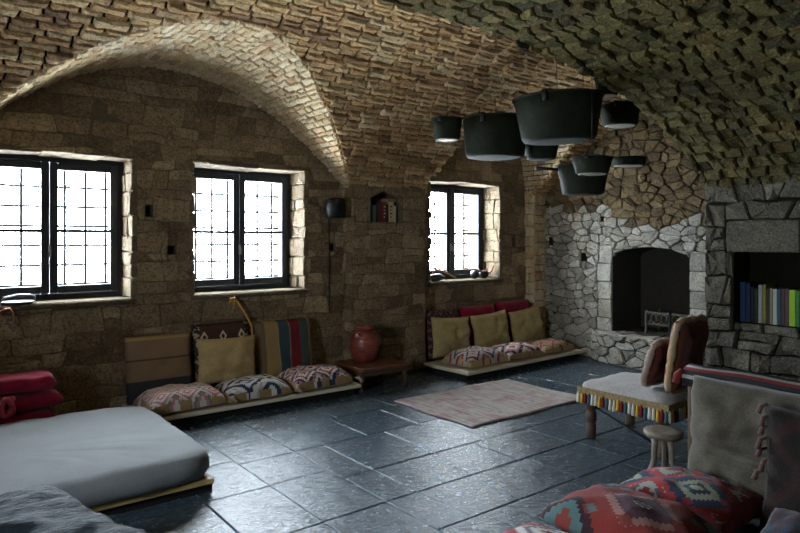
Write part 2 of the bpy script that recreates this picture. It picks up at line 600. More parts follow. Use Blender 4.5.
cvN = Curve([(y, zN(y)) for y in np.linspace(YA, 5.70, 120)])
def surfN(s, t):
    a, z, na, nz = cvN.at(t)
    if nz > 0: na, nz = -na, -nz
    return (s, a, z), (0, na, nz)
pol = courses(XWEST, XE, .0, cvN.L, (.056, .078), (.13, .26), .004, .005)
pol = cut_field(pol, lambda p: (lambda y: zN(y) - L1(p[0]) + .004)(np.interp(p[1], cvN.t, cvN.p[:, 0])))
pol = cut_field(pol, lambda p: (lambda y: zN(y) - L3(p[0]) + .004)(np.interp(p[1], cvN.t, cvN.p[:, 0])))
pol = [p for p in pol if max(q[0] for q in p) > XWEST and min(q[0] for q in p) < XE]
lay('brick', ceil_n, pol, surfN, M['vault'], .009, (.016, .036), .03, .003, corner=.008, tilt=.02)

# ---- lunettes
lun1 = empty('ceiling_wide_lunette', (1.85, YW, 0), label='pale brick lunette cut into the vault over two windows', kind='structure')
cv1 = Curve([(x, L1(x)) for x in np.linspace(-.25, 3.80, 160)])
def surf1(s, t):
    a, z, na, nz = cv1.at(t)
    if nz > 0: na, nz = -na, -nz
    return (a, s, z), (na, 0, nz)
pol = courses(4.0, YW + .02, 0, cv1.L, (.050, .075), (.10, .22), .005, .006)
pol = cut_field(pol, lambda p: cv1.at(p[1])[1] - zN(p[0]) + .004)
pol = cut_field(pol, lambda p: YW + .02 - p[0])
_lay0 = mk
lun1.location = (0, 0, 0)
lay('brick', lun1, pol, surf1, M['lunette'], .0068, (.014, .030), .03, .003, corner=.008, tilt=.02)

lun3 = empty('ceiling_small_lunette', label='pale brick lunette over the corner window', kind='structure')
pts3 = []
for k in range(161):
    a = PI - PI * k / 160
    c, s_ = math.cos(a), math.sin(a)
    pts3.append((5.70 + .97 * math.copysign(abs(c) ** (2 / 2.6), c), 2.0 + 1.05 * max(0, s_) ** (2 / 2.6)))
cv3 = Curve(pts3)
def surf3(s, t):
    a, z, na, nz = cv3.at(t)
    d = (a - 5.70) * na + (z - 2.3) * nz
    if d > 0: na, nz = -na, -nz
    return (a, s, z), (na, 0, nz)
pol = courses(4.0, YW + .02, 0, cv3.L, (.050, .075), (.10, .22), .005, .006)
pol = cut_field(pol, lambda p: cv3.at(p[1])[1] - zN(p[0]) + .004)
pol = cut_field(pol, lambda p: YW + .02 - p[0])
lay('brick', lun3, pol, surf3, M['lunette'], .0068, (.014, .030), .03, .003, corner=.008, tilt=.02)

# ---- the near vault over the rest of the room
xs = np.linspace(XWEST, XB, 110)
V, F = grid_mesh(xs, np.linspace(YS, YA, 12), lambda x, y: zS(x))
# the arch face that closes the step up to the far vault
V2, F2 = [], []
for x in xs: V2 += [(x, YA, zS(x)), (x, YA, 3.3)]
F2 = [(2 * i, 2 * i + 2, 2 * i + 3, 2 * i + 1) for i in range(len(xs) - 1)]
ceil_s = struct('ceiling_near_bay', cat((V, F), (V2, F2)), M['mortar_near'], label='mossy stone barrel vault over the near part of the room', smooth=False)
cvS = Curve([(x, zS(x)) for x in np.linspace(.4, XB, 200)])
def surfS(s, t):
    a, z, na, nz = cvS.at(t)
    if nz > 0: na, nz = -na, -nz
    return (a, s, z), (na, 0, nz)
pol = courses(.1, YA - .005, 0, cvS.L, (.12, .165), (.10, .175), .010, .01)
pol = cut_field(pol, lambda p: YA + .012 - p[0])
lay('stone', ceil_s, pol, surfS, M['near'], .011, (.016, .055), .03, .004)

# ---- walls
def arc(s0, s1, tb, tspring, ttop, n=14):
    """arched opening outline"""
    c, r = (s0 + s1) / 2, (s1 - s0) / 2
    return [(s0, tb), (s1, tb)] + [(c + r * math.cos(PI * k / n), tspring + (ttop - tspring) * math.sin(PI * k / n)) for k in range(n + 1)]

# window wall
WD = .72
putlogs_n = [(1.665, 1.735, 1.70, 1.80), (1.86, 1.94, 1.36, 1.44), (3.555, 3.62, 1.37, 1.45), (6.40, 6.47, 1.40, 1.52)]
holesN = [(rect(x0, x1, WZ0, WZ1), WD, False) for x0, x1 in WINS] + [(rect(*h), .16, True) for h in putlogs_n] + [(rect(3.92, 4.46, 1.64, 2.07), .01, False)]
wall_n = panel(rect(XWEST, XE, -.02, 3.2), holesN, lambda s, t: (s, YW, t), (0, 1, 0), 'mortar', 'wall_north', 'window wall of brown rubble stone')
pol = courses(.0, XE, 0, 3.1, (.09, .21), (.13, .42), .022, .03, .16)
for x0, x1 in WINS: pol = cut_rect(pol, (x0 - .004, x1 + .004, WZ0 - .03, WZ1 + .0))
for h in putlogs_n: pol = cut_rect(pol, h)
pol = cut_rect(pol, (3.80, 4.70, -1, 2.05))
pol = cut_field(pol, lambda p: max(L1(p[0]), L3(p[0]), 2.1) + .05 - p[1])
surf_n = lambda s, t: ((s, YW, t), (0, -1, 0))
lay('stone', wall_n, pol, surf_n, M['wall'], .004, (.003, .024), .03, .005)
# sills, lintel undersides and the stones lining the window openings
for x0, x1 in WINS:
    V, F = rbox(x0 - .02, x1 + .02, YW - .045, 6.08, WZ0 - .045, WZ0 - .004, .008)
    o = mk('window_sill', (V, F), M['jamb'], wall_n, rnd=[.6] * len(V))
    for side in (0, 1):
        X = x1 if side else x0
        sg = -1 if side else 1
        pol = cut_field(courses(YW - .02, 6.06, WZ0, WZ1, (.09, .21), (.16, .34), .008), lambda p: 6.09 - p[0])
        pol = cut_field(cut_field(pol, lambda p: p[0] - YW + .02), lambda p: WZ1 - p[1])
        lay('jamb_stone', wall_n, pol, lambda s, t: ((X, s, t), (sg, 0, 0)), M['jamb'], .004, (.008, .034), .03, .007)
    pol = cut_field(courses(x0, x1, YW - .015, 6.08, (.3, .31), (.35, .7), .004), lambda p: 6.08 - p[1])
    pol = cut_field(cut_field(pol, lambda p: p[0] - x0), lambda p: x1 - p[0])
    lay('lintel_stone', wall_n, pol, lambda s, t: ((s, t, WZ1), (0, 0, -1)), M['jamb'], .003, (.010, .016), .03, .004)

# piers of the window wall
NICHE = (3.955, 4.425, 1.685, 1.86, 2.03)
pier = panel(rect(3.735, 4.755, -.02, 2.3), [(arc(*NICHE), .30, True)], lambda s, t: (s, YP, t), (0, 1, 0), 'mortar', 'wall_pier', 'stone pier between the windows')
V = [(3.735, YP, -.02), (3.735, YW + .01, -.02), (3.735, YW + .01, 2.3), (3.735, YP, 2.3), (4.755, YP, -.02), (4.755, YW + .01, -.02), (4.755, YW + .01, 2.3), (4.755, YP, 2.3)]
struct('pier_side', (V, [(0, 1, 2, 3), (4, 5, 6, 7)]), M['mortar'], pier)
pol = courses(3.735, 4.755, 0, 2.2, (.09, .19), (.14, .36), .018, .025, .15)
pol = cut_field(cut_field(pol, lambda p: p[0] - 3.735), lambda p: 4.755 - p[0])
nc, nr = (NICHE[0] + NICHE[1]) / 2, (NICHE[1] - NICHE[0]) / 2
pol = cut_rect(pol, (NICHE[0] - .004, NICHE[1] + .004, NICHE[2], NICHE[3]))
pol = cut_field(pol, lambda p: 1.0 if p[1] < NICHE[3] - .001 else math.hypot((p[0] - nc) / nr, (p[1] - NICHE[3]) / (NICHE[4] - NICHE[3])) - 1.0)
pol = cut_field(pol, lambda p: 2.12 - p[1])
lay('stone', pier, pol, lambda s, t: ((s, YP, t), (0, -1, 0)), M['wall'], .006, (.006, .026), .03, .007)
pol = cut_field(courses(YP - .02, YW + .01, 0, 2.12, (.10, .2), (.17, .2), .004), lambda p: YW + .01 - p[0])
pol = cut_field(pol, lambda p: p[0] - YP + .02)
lay('quoin', pier, pol, lambda s, t: ((3.735, s, t), (-1, 0, 0)), M['wall'], .004, (.004, .02), .02, .005)
# corner pier and the one out of view in the west
cp = struct('wall_corner_pier', ([(6.655, YP, -.02), (XE, YP, -.02), (XE, YP, 2.3), (6.655, YP, 2.3), (6.655, YW + .01, -.02), (6.655, YW + .01, 2.3)], [(0, 1, 2, 3), (4, 0, 3, 5)]), M['mortar'], label='narrow stone pier in the corner')
pol = cut_field(courses(6.655, XE, 0, 2.15, (.08, .17), (.12, .26), .006), lambda p: XE - p[0])
pol = cut_field(pol, lambda p: p[0] - 6.655)
lay('stone', cp, pol, lambda s, t: ((s, YP, t), (0, -1, 0)), M['lunette'], .005, (.006, .022), .03, .006)
pol = cut_field(cut_field(courses(YP - .02, YW, 0, 2.12, (.08, .17), (.17, .2), .004), lambda p: YW - p[0]), lambda p: p[0] - YP + .02)
lay('quoin', cp, pol, lambda s, t: ((6.655, s, t), (-1, 0, 0)), M['lunette'], .004, (.004, .02), .02, .005)
struct('wall_west_pier', rbox(XWEST, .08, YP, YW, -.02, 2.3, 0), M['plaster'])

# fireplace wall
FP = (3.62, 4.60, .374, 1.27, 1.40)
putlogs_e = [(5.52, 5.58, 1.42, 1.52), (4.98, 5.06, 1.22, 1.32), (4.72, 4.77, 1.72, 1.78)]
flip = lambda s, t: (XE, s, t)
wall_e = panel(rect(YA - .02, YW + .02, -.02, 3.3), [(arc(*FP), .62, True)] + [(rect(*h), .14, True) for h in putlogs_e], flip, (1, 0, 0), 'mortar_pale', 'wall_east', 'pale rubble wall holding the fireplace')
fc, fr = (FP[0] + FP[1]) / 2, (FP[1] - FP[0]) / 2
pol = voronoi(YA, YW, 0, 3.2, .135, .092, .48, .18)
Q = []       # dressed blocks around the fire opening
for sgn in (-1, 1):
    t = .28
    while t < 1.20:
        h = random.uniform(.19, .25)
        wq = random.uniform(.17, .22)
        e = fc + sgn * fr
        Q.append([(min(e, e + sgn * wq), t), (max(e, e + sgn * wq), t), (max(e, e + sgn * wq), t + h), (min(e, e + sgn * wq), t + h)])
        t += h
for q in Q: pol = cut_rect(pol, (q[0][0], q[1][0], q[0][1], q[2][1]))
pol = cut_rect(pol, (FP[0] - .004, FP[1] + .004, .30, FP[3]))
pol = cut_field(pol, lambda p: 1.0 if p[1] < FP[3] - .001 else math.hypot((p[0] - fc) / (fr + .004), (p[1] - FP[3]) / (FP[4] - FP[3] + .004)) - 1.0)
for h in putlogs_e: pol = cut_rect(pol, h)
surf_e = lambda s, t: ((XE, s, t), (-1, 0, 0))
def cen(p): return sum(q[0] for q in p) / len(p), sum(q[1] for q in p) / len(p)
def browner(p):
    a, z = cen(p)
    return z + .35 * mnoise.noise(Vector((a * 2.2, z * 2.2, 3))) - .12 * (a - 4.2) + random.uniform(-.13, .13) > 1.74  # picks the browner, darker stones towards the top of the wall
brown_rubble = [browner(p) for p in pol]
lay('stone', wall_e, [p for p, q in zip(pol, brown_rubble) if not q], surf_e, M['pale'], .005, (.004, .034), .03, .009)
lay('stone', wall_e, [p for p, q in zip(pol, brown_rubble) if q], surf_e, M['brown_rubble'], .005, (.004, .034), .03, .009, keep=120)
lay('dressed_block', wall_e, Q, surf_e, M['pale'], .004, (.018, .03), .03, .008)
# raised hearth
hz = .36
HX = lambda y: XE - .24 * (1 - min(1, abs((y - 4.14) / .78)) ** 4)
ys_h = np.linspace(3.36, 4.92, 26)
V, F = [], []
for y in ys_h: V += [(HX(y), y, 0), (HX(y), y, hz - .02), (XE + .63, y, hz - .02)]
for i in range(25):
    a = 3 * i
    F += [(a, a + 3, a + 4, a + 1), (a + 1, a + 4, a + 5, a + 2)]
hearth = struct('wall_hearth', (V, F), M['mortar_pale'], label='raised stone hearth ledge under the fire opening')
pol = voronoi(3.38, 4.90, .0, hz, .17, .105, .4, .08)
def surf_h(s, t):
    d = (HX(s + .01) - HX(s - .01)) / .02
    n = Vector((-1, d, 0)).normalized()
    return (HX(s), s, t), tuple(n)
lay('stone', hearth, pol, surf_h, M['pale'], .009, (.004, .03), .02, .008)
pol = voronoi(3.40, 4.88, 6.68, 6.98, .26, .16, .35, .05)
pol = cut_field(pol, lambda p: p[1] - HX(p[0]) + .02)
lay('hearth_slab', hearth, pol, lambda s, t: ((t, s, hz - .02), (0, 0, 1)), M['pale'], .006, (.02, .035), .02, .006)

# book wall, nearer than the fireplace wall
BN = (1.95, 2.915, .69, 1.372)
wall_b = panel(rect(YS, YA, -.02, 2.4), [(rect(*BN), .34, True)], lambda s, t: (XB, s, t), (1, 0, 0), 'mortar_near', 'wall_bookcase', 'rough grey stone wall with a book niche')
struct('wall_return', ([(XB, YA, -.02), (XE, YA, -.02), (XE, YA, 3.3), (XB, YA, 3.3)], [(0, 1, 2, 3)]), M['mortar_near'], wall_b)
pol = courses(.3, YA, 0, 2.15, (.15, .28), (.16, .40), .03, .03, .15)
pol = cut_rect(pol, (1.9, 2.985, BN[3], 1.685))
pol = cut_rect(pol, (BN[0], BN[1], BN[2], BN[3]))
pol = cut_field(pol, lambda p: YA - p[0] + .01)
lay('stone', wall_b, pol, lambda s, t: ((XB, s, t), (-1, 0, 0)), M['rough'], .008, (.008, .06), .03, .014)
lay('lintel_block', wall_b, [[(2.31, BN[3]), (2.975, BN[3]), (2.985, 1.53), (2.97, 1.68), (2.6, 1.69), (2.31, 1.675)], [(1.9, BN[3]), (2.30, BN[3]), (2.30, 1.67), (1.9, 1.68)]],
    lambda s, t: ((XB, s, t), (-1, 0, 0)), M['rough'], .006, (.05, .06), .03, .008)
pol = cut_field(courses(YA - .01 - 0, YA, 0, 0.01, (.1, .2), (.1, .2)), lambda p: -1)

# walls that the photograph does not show
struct('wall_south', ([(XWEST, YS, -.02), (XB, YS, -.02), (XB, YS, 3.1), (XWEST, YS, 3.1)], [(0, 1, 2, 3)]), M['plaster'])
panel(rect(YS, YW, -.02, 3.3), [(rect(*WW), .40, False)], lambda s, t: (XWEST, s, t), (-1, 0, 0), 'plaster', 'wall_west')

# ---- floor: slate flags laid in a random pattern
floor = struct('floor', ([(XWEST, YS, -.02), (XE, YS, -.02), (XE, YW, -.02), (XWEST, YW, -.02)], [(0, 1, 2, 3)]), mortar('dark_floor_joint', (.05, .052, .052)), label='blue grey slate flagstone floor')
T = []
def row(y0, y1, cuts):
    for a, b in zip(cuts[:-1], cuts[1:]): T.append((a, b, y0, y1))
def column(x0, x1, cuts):
    for a, b in zip(cuts[:-1], cuts[1:]): T.append((x0, x1, a, b))
def rcuts(a, b, lo=.38, hi=.72):
    c = [a]
    while c[-1] < b - hi * 1.2: c.append(c[-1] + random.uniform(lo, hi))
    return c + [b]
column(1.345, 1.757, [YS, -1.2, -.7, -.2, .3, .85, 1.4, 1.9, 2.42, 2.92, 3.55, 4.1, 4.73, 5.3, YW])
column(1.757, 2.178, [YS, -1.3, -.8, -.3, .25, .7, 1.25, 1.75, 2.35, 2.925, 3.56, 4.01, 4.40, 4.9, 5.35, YW])
for x0, x1 in ((XWEST, -.75), (-.75, -.28), (-.28, .25), (.25, .82), (.82, 1.345)): column(x0, x1, rcuts(YS, YW))
row(2.48, 2.928, [2.178, 2.425, 2.80, 3.36, 3.92, 4.4, 5.0, 5.5, 6.0, 6.5, XE])
row(2.928, 3.385, [2.178, 2.41, 2.86, 3.30, 3.88, 4.31, 4.9, 5.4, 5.95, 6.4, XE])
row(3.385, 4.01, [2.178, 2.405, 2.95, 3.47, 4.0, 4.6, 5.1, 5.7, 6.3, XE])
row(4.01, 4.56, [2.178, 2.792, 3.3, 3.9, 4.35, 4.95, 5.4, 6.0, 6.5, XE])
for y0, y1 in ((4.56, 5.05), (5.05, 5.45), (5.45, YW), (2.03, 2.48), (1.52, 2.03), (1.0, 1.52), (.5, 1.0), (0, .5), (-.6, 0), (-1.2, -.6), (YS, -1.2)):
    row(y0, y1, rcuts(2.178, XE))
for (x0, x1, y0, y1) in T:
    z = random.uniform(-.004, -.0015)
    g = .0035
    cx_, cy_ = (x0 + x1) / 2, (y0 + y1) / 2
    V, F = rbox(x0 + g - cx_, x1 - g - cx_, y0 + g - cy_, y1 - g - cy_, -.03, z, .004)
    r = random.random()
    mk('flagstone', (V, F), M['slate'], floor, loc=(cx_, cy_, 0), rot=(random.uniform(-.003, .003), random.uniform(-.003, .003), 0), smooth=False, rnd=[r] * len(V))

# ---- windows: dark painted casements with iron grilles outside
def glass():
    t = NT('thin_window_glass')
    t.t.nodes.remove(t.b)
    tr = t.n('ShaderNodeBsdfTransparent')
    gl = t.n('ShaderNodeBsdfGlossy')
    gl.inputs['Roughness'].default_value = .05
    mx = t.n('ShaderNodeMixShader')
    mx.inputs[0].default_value = .06
    t.l(tr.outputs[0], mx.inputs[1]); t.l(gl.outputs[0], mx.inputs[2]); t.l(mx.outputs[0], t.out.inputs[0])
    return t.m
M['glass'] = glass()
M['steel'] = plain('dull_steel_handle', (.35, .36, .38), .35, .9, .5, .2)
for wi, (x0, x1) in enumerate(WINS):
    YF = 6.10
    wn = empty('window_%d' % (wi + 1), ((x0 + x1) / 2, YF, WZ0), kind='structure', label=['dark two leaf casement window beside the pale bed', 'dark two leaf casement window above the striped cushions', 'dark two leaf casement window above the red cushions'][wi])
    c = (x0 + x1) / 2
    hw = (x1 - x0) / 2
    H = WZ1 - WZ0
    fw = .05
    mk('frame', cat(rbox(-hw, -hw + fw, 0, .08, 0, H, .004), rbox(hw - fw, hw, 0, .08, 0, H, .004), rbox(-hw + fw, hw - fw, 0, .08, H - fw, H, .004), rbox(-hw + fw, hw - fw, 0, .08, 0, fw, .004)), M['paint'], wn, smooth=False)
    for sg in (-1, 1):
        a, b = (fw - hw, 0) if sg < 0 else (0, hw - fw)
        s = .064
        z0, z1 = fw + .002, H - fw - .002
        cs = mk('casement', cat(rbox(a + .002, a + s, -.012, .045, z0, z1, .005), rbox(b - s, b - .002, -.012, .045, z0, z1, .005), rbox(a + s, b - s, -.012, .045, z1 - s, z1, .005), rbox(a + s, b - s, -.012, .045, z0, z0 + s, .005)), M['paint'], wn, smooth=False)
        mk('glazing_bar', rbox(a + s, b - s, -.004, .036, .570, .598, .004), M['paint'], cs, smooth=False)
        mk('pane', rbox(a + s - .004, b - s + .004, .014, .018, .594, z1 - s + .004, 0), M['glass'], cs, smooth=False)
        mk('pane', rbox(a + s - .004, b - s + .004, .014, .018, z0 + s - .004, .574, 0), M['glass'], cs, smooth=False)
    mk('handle', cat(rbox(-.012, .012, -.022, -.012, .36, .46, .003), tube([(0, -.02, .42), (0, -.05, .42), (0, -.052, .36)], .007, 8)), M['steel'], wn)
    # grille
    yg = .30
    nv = 7
    for k in range(nv):
        x = -hw + (k + .5) * 2 * hw / nv
        mk('grille_bar', tube([(x, yg, -.01), (x, yg, H + .01)], .0135, 6), M['iron'], wn)
    for k in range(7):
        z = (k + .5) * H / 7 + .02
        mk('grille_bar', tube([(-hw - .01, yg + .012, z), (hw + .01, yg + .012, z)], .012, 6), M['iron'], wn)

# ================================================================== furniture and things
M['cream_wood'] = wood('pale_worn_board', (.60, .52, .38), (.78, .70, .56))
M['dark_wood'] = wood('dark_brown_wood', (.045, .026, .014), (.10, .058, .03), .5)
M['red_wood'] = wood('reddish_brown_wood', (.10, .035, .018), (.20, .08, .04), .45)
M['black_base'] = plain('black_plinth', (.012, .011, .010), .8)
M['tan'] = fabric('tan_coarse_cloth', (.58, .42, .20), (.46, .33, .15), bump=.5)
M['ochre'] = fabric('ochre_coarse_cloth', (.58, .45, .20), (.46, .35, .15), bump=.5)
M['side_tan'] = fabric('brown_cushion_side', (.44, .29, .13), (.32, .20, .09))
M['linen'] = fabric('pale_grey_linen', (.245, .255, .265), (.21, .22, .228), scale=4, bump=.25, wr=4, weave=300)
M['crimson'] = fabric('crimson_cloth', (.34, .012, .045), (.22, .008, .03), bump=.5)
M['grey_wool'] = fabric('grey_brown_wool', (.105, .091, .068), (.095, .082, .061), bump=.3)
M['navy_dark'] = fabric('near_black_cloth', (.018, .016, .018), (.010, .009, .010))

def pillow(w, d, h, n=22, pinch=.07, p=2.4, flat=.35, wr=.012, seed=0.0, sag=0.0, creases=()):
    """a stuffed cushion: returns vertices, faces, uv and the list of faces on its upper half"""
    V, UV, F = [], [], []
    idx = {}
    for side in (1, -1):
        for j in range(n + 1):
            for i in range(n + 1):
                u, v = -1 + 2 * i / n, -1 + 2 * j / n
                edge = i in (0, n) or j in (0, n)
                if side < 0 and edge: continue
                k = max(0, (1 - abs(u) ** p) * (1 - abs(v) ** p)) ** .42
                x = u * w / 2 * (1 - pinch * (1 - v * v))
                y = v * d / 2 * (1 - pinch * (1 - u * u))
                nz = wr * fbm(u * 2.2 + seed, v * 2.2 - seed, seed, 3) * (.4 + k)
                z = h * k * ((1 - flat) if side > 0 else -flat) + h * flat + nz * (1 if side > 0 else .3)
                z -= sag * (1 - u * u) * (1 - v * v) if side > 0 else 0
                if side > 0:
                    for cv in creases: z -= .035 * math.exp(-((v - cv - .08 * math.sin(u * 2 + cv * 9)) / .05) ** 2) * (.5 + .5 * math.cos(u * 1.2)) * k
                idx[side, i, j] = len(V)
                V.append((x, y, z))
                UV.append(((u + 1) / 2, (v + 1) / 2))
    top = 0
    for side in (1, -1):
        g = lambda i, j: idx.get((side, i, j), idx.get((1, i, j)))
        for j in range(n):
            for i in range(n):
                q = (g(i, j), g(i + 1, j), g(i + 1, j + 1), g(i, j + 1))
                F.append(q if side > 0 else q[::-1])
        if side > 0: top = len(F)
    return V, F, UV, top

def split_faces(V, F, UV, sel):
    m, NV, NU, NF = {}, [], [], []
    for f in sel:
        q = []
        for i in f:
            if i not in m:
                m[i] = len(NV); NV.append(V[i]); NU.append(UV[i])
            q.append(m[i])
        NF.append(tuple(q))
    return NV, NF, NU

def cushion(name, label, catg, loc, rot, size, mat, under=None, group=None, tassel=None, **kw):
    """cushion with a top panel and, where it shows, an underside of another cloth"""
    if under: kw = dict(kw, n=32, p=3.6, flat=.16, pinch=.03)
    V, F, UV, top = pillow(*size, **kw)
    if under is None and tassel is None:
        o = mk(name, (V, F), mat, uv=UV, loc=loc, rot=rot)
        return tag(o, label, catg, group)
    t = empty(name, loc, rot, label, catg, group)
    inside = lambda f: sum(V[i][2] for i in f) / len(f) > .37 * size[2]
    a = split_faces(V, F, UV, [f for f in F[:top] if inside(f) or not under])
    b = split_faces(V, F, UV, F[top:] + [f for f in F[:top] if not inside(f) and under])
    mk('top_panel', a[:2], mat, t, uv=a[2])
    mk('underside', b[:2], under or mat, t, uv=b[2])
    if tassel:
        w, d, h = size
        for (sx, sy) in tassel[1]:
            x, y = sx * w / 2, sy * d / 2
            T_ = cat(tube([(x, y, .07), (x + sx * .03, y + sy * .03, .06), (x + sx * .05, y + sy * .05, .03)], [.006, .012, .017], 7),
                     xf(lathe([(.004, -.017), (.015, -.010), (.018, 0), (.015, .010), (.004, .017)], 8), (x + sx * .025, y + sy * .025, .065)))
            mk('tassel', T_, tassel[0], t)
    return t

# ---------------- low platforms with their cushions
def platform(label, x0, x1, y0, y1, rz, top, loc):
    t = empty('low_platform', loc, (0, 0, rz), label, 'platform')
    mk('board', rbox(x0, x1, y0, y1, top - .035, top, .005), M['cream_wood'], t, smooth=False)
    mk('plinth', rbox(x0 + .03, x1 - .05, y0 + .05, y1 - .02, 0, top - .035, .003), M['black_base'], t, smooth=False)
    return t
platform('long low platform with a pale board edge under the two striped cushions', 0, 2.03, 0, .62, 0, .10, (1.45, 5.09, 0))
platform('low pale board platform below the corner window', 0, 2.10, 0, .70, math.radians(2.5), .10, (4.66, 4.83, 0))

W_, R_, N_, G_, T_, B_ = (.74, .70, .66), (.42, .045, .05), (.03, .045, .10), (.20, .26, .20), (.50, .36, .18), (.16, .09, .05)
PK = (.62, .24, .27)
M['k_pink'] = kilim('pink_white_lozenge_kilim', [W_, PK, W_, PK, W_, G_, PK, W_], 3, 3, 8, None)
M['k_blue'] = kilim('white_navy_medallion_kilim', [W_, N_, W_, N_, W_, (.5, .5, .5), N_, W_], 1.5, 1.5, 14, None)
M['k_mixed'] = kilim('navy_red_white_kilim', [N_, W_, R_, W_, N_, PK, W_, N_], 2.5, 2.5, 9, None)
M['k_soft'] = kilim('rose_grey_floral_kilim', [PK, (.45, .42, .38), N_, (.55, .50, .45), R_, (.45, .42, .38)], 2.5, 2.5, 9, None)
M['k_teal'] = kilim('rose_white_kilim', [R_, W_, PK, N_, W_, T_], 2, 2, 9, None)
M['k_ochre'] = kilim('faded_ochre_kilim', [T_, (.42, .30, .20), R_, (.50, .40, .28), T_, B_], 2, 2, 9)
M['tassel'] = fabric('pale_tassel_yarn', (.55, .45, .40), (.40, .12, .12))
z0 = .10
cushion('floor_cushion', 'pink and white lozenge kilim floor cushion in front of the brown banded cushion', 'cushion', (1.81, 5.31, z0 + .004), (0, 0, .03), (.65, .45, .17), M['k_pink'], M['side_tan'], 'kilim floor cushions on the long platform', (M['tassel'], [(1, -1)]), seed=1.3)
cushion('floor_cushion', 'white and navy medallion kilim floor cushion in front of the plain tan pillow', 'cushion', (2.44, 5.29, z0 + .004), (0, 0, -.03), (.61, .43, .16), M['k_blue'], M['side_tan'], 'kilim floor cushions on the long platform', (M['tassel'], [(1, -1)]), seed=2.1)
cushion('floor_cushion', 'navy red and white kilim floor cushion at the platform end next to the low table', 'cushion', (3.075, 5.30, z0 + .004), (0, 0, .03), (.65, .44, .18), M['k_mixed'], M['side_tan'], 'kilim floor cushions on the long platform', (M['tassel'], [(1, -1)]), seed=3.7)

M['banded'] = stripes('brown_banded_cloth', [(0, (.05, .05, .06)), (.30, (.055, .055, .065)), (.32, (.30, .20, .11)), (.62, (.14, .07, .04)), (.645, (.32, .21, .12)), (.93, (.52, .38, .18))], 1)
M['striped'] = stripes('upright_striped_kilim', [(0, (.20, .14, .08)), (.12, (.42, .28, .12)), (.34, (.40, .33, .22)), (.36, (.05, .09, .11)), (.54, (.34, .22, .14)), (.56, (.22, .02, .03)), (.74, (.07, .11, .10)), (.91, (.48, .38, .20))], 0)
def diamond_cloth():
    t = NT('dark_brown_diamond_cloth')
    sx = t.n('ShaderNodeSeparateXYZ')
    t.l(t.uv(), sx.inputs[0])
    fu = t.math('ABSOLUTE', t.math('SUBTRACT', t.math('FRACT', t.math('MULTIPLY', sx.outputs[0], 3.0)), .5))
    fv = t.math('ABSOLUTE', t.math('SUBTRACT', sx.outputs[1], .80))
    d = t.math('ADD', fu, t.math('MULTIPLY', fv, 2.2))
    ring = t.math('MULTIPLY', t.math('LESS_THAN', d, .20), t.math('GREATER_THAN', d, .10))
    c = t.mix(ring, (.075, .038, .028), (.62, .52, .33))
    side = t.math('GREATER_THAN', t.math('ABSOLUTE', t.math('SUBTRACT', sx.outputs[0], .5)), .40)
    n = t.noise(t.obj(), 26, 2, .5)
    c = t.mix(side, c, t.ramp(n, [(.45, (.03, .03, .035)), (.55, (.45, .36, .20))], 'CONSTANT'))
    t.bump(t.noise(t.obj(), 180, 2, .5), .3, .01)
    return t.done(c, .95, 0, .1)
M['diamonds'] = diamond_cloth()
LEAN = 1.36
def back(name, label, x, y, zb, w, h, th, mat, lean=LEAN, rz=0, group=None, roll=0.0, **kw):
    """cushion standing on its edge and leaning on the wall behind it"""
    V, F, UV, top = pillow(w, h, th, **kw)
    cr, sr = math.cos(roll), math.sin(roll)
    V = [(a * cr - b * sr, a * sr + b * cr + h / 2 + abs(roll) * w * .45, c) for a, b, c in V]
    o = mk(name, (V, F), mat, uv=UV, loc=(x, y, zb), rot=Euler((lean, 0, rz), 'XYZ'))
    return tag(o, label, 'cushion', group)
back('back_cushion', 'brown back cushion with dark band leaning under the wall between two windows', 1.745, 5.655, .104, .56, .56, .12, M['banded'], 1.42, seed=4.2, pinch=.01, p=6)
back('back_cushion', 'dark brown back cushion with small cream diamonds behind the plain tan pillow', 2.325, 5.69, .104, .55, .62, .09, M['diamonds'], 1.46, seed=5.1, pinch=.02, p=5)
back('back_cushion', 'upright striped back cushion with wine red and blue stripes', 2.95, 5.655, .104, .60, .60, .12, M['striped'], 1.42, seed=6.1, pinch=.01, p=6)
back('pillow', 'plain tan rectangular pillow leaning on the dark diamond cushion', 2.32, 5.575, .175, .57, .42, .14, M['tan'], 1.45, roll=-.03, seed=7.7, wr=.025)

# carved stick resting against the wall
M['gold_wood'] = wood('golden_varnished_wood', (.45, .20, .04), (.70, .36, .09), .35)
st = empty('hooked_stick', (2.62, 5.66, .105), label='slim golden wooden hooked stick leaning on the wall behind the diamond cushion', cat='stick')
mk('shaft', tube([(0.015, -.01, 0), (.015, .02, .35), (.01, .045, .56), (-.06, .065, .70), (-.13, .07, .80)], [.010, .010, .011, .011, .012], 8), M['gold_wood'], st)
mk('hooked_head', cat(tube([(-.13, .07, .80), (-.16, .07, .83), (-.19, .068, .825), (-.21, .06, .79)], [.012, .018, .018, .012], 8), tube([(-.165, .07, .82), (-.165, .06, .765), (-.175, .05, .74)], [.014, .012, .008], 8)), M['gold_wood'], st)

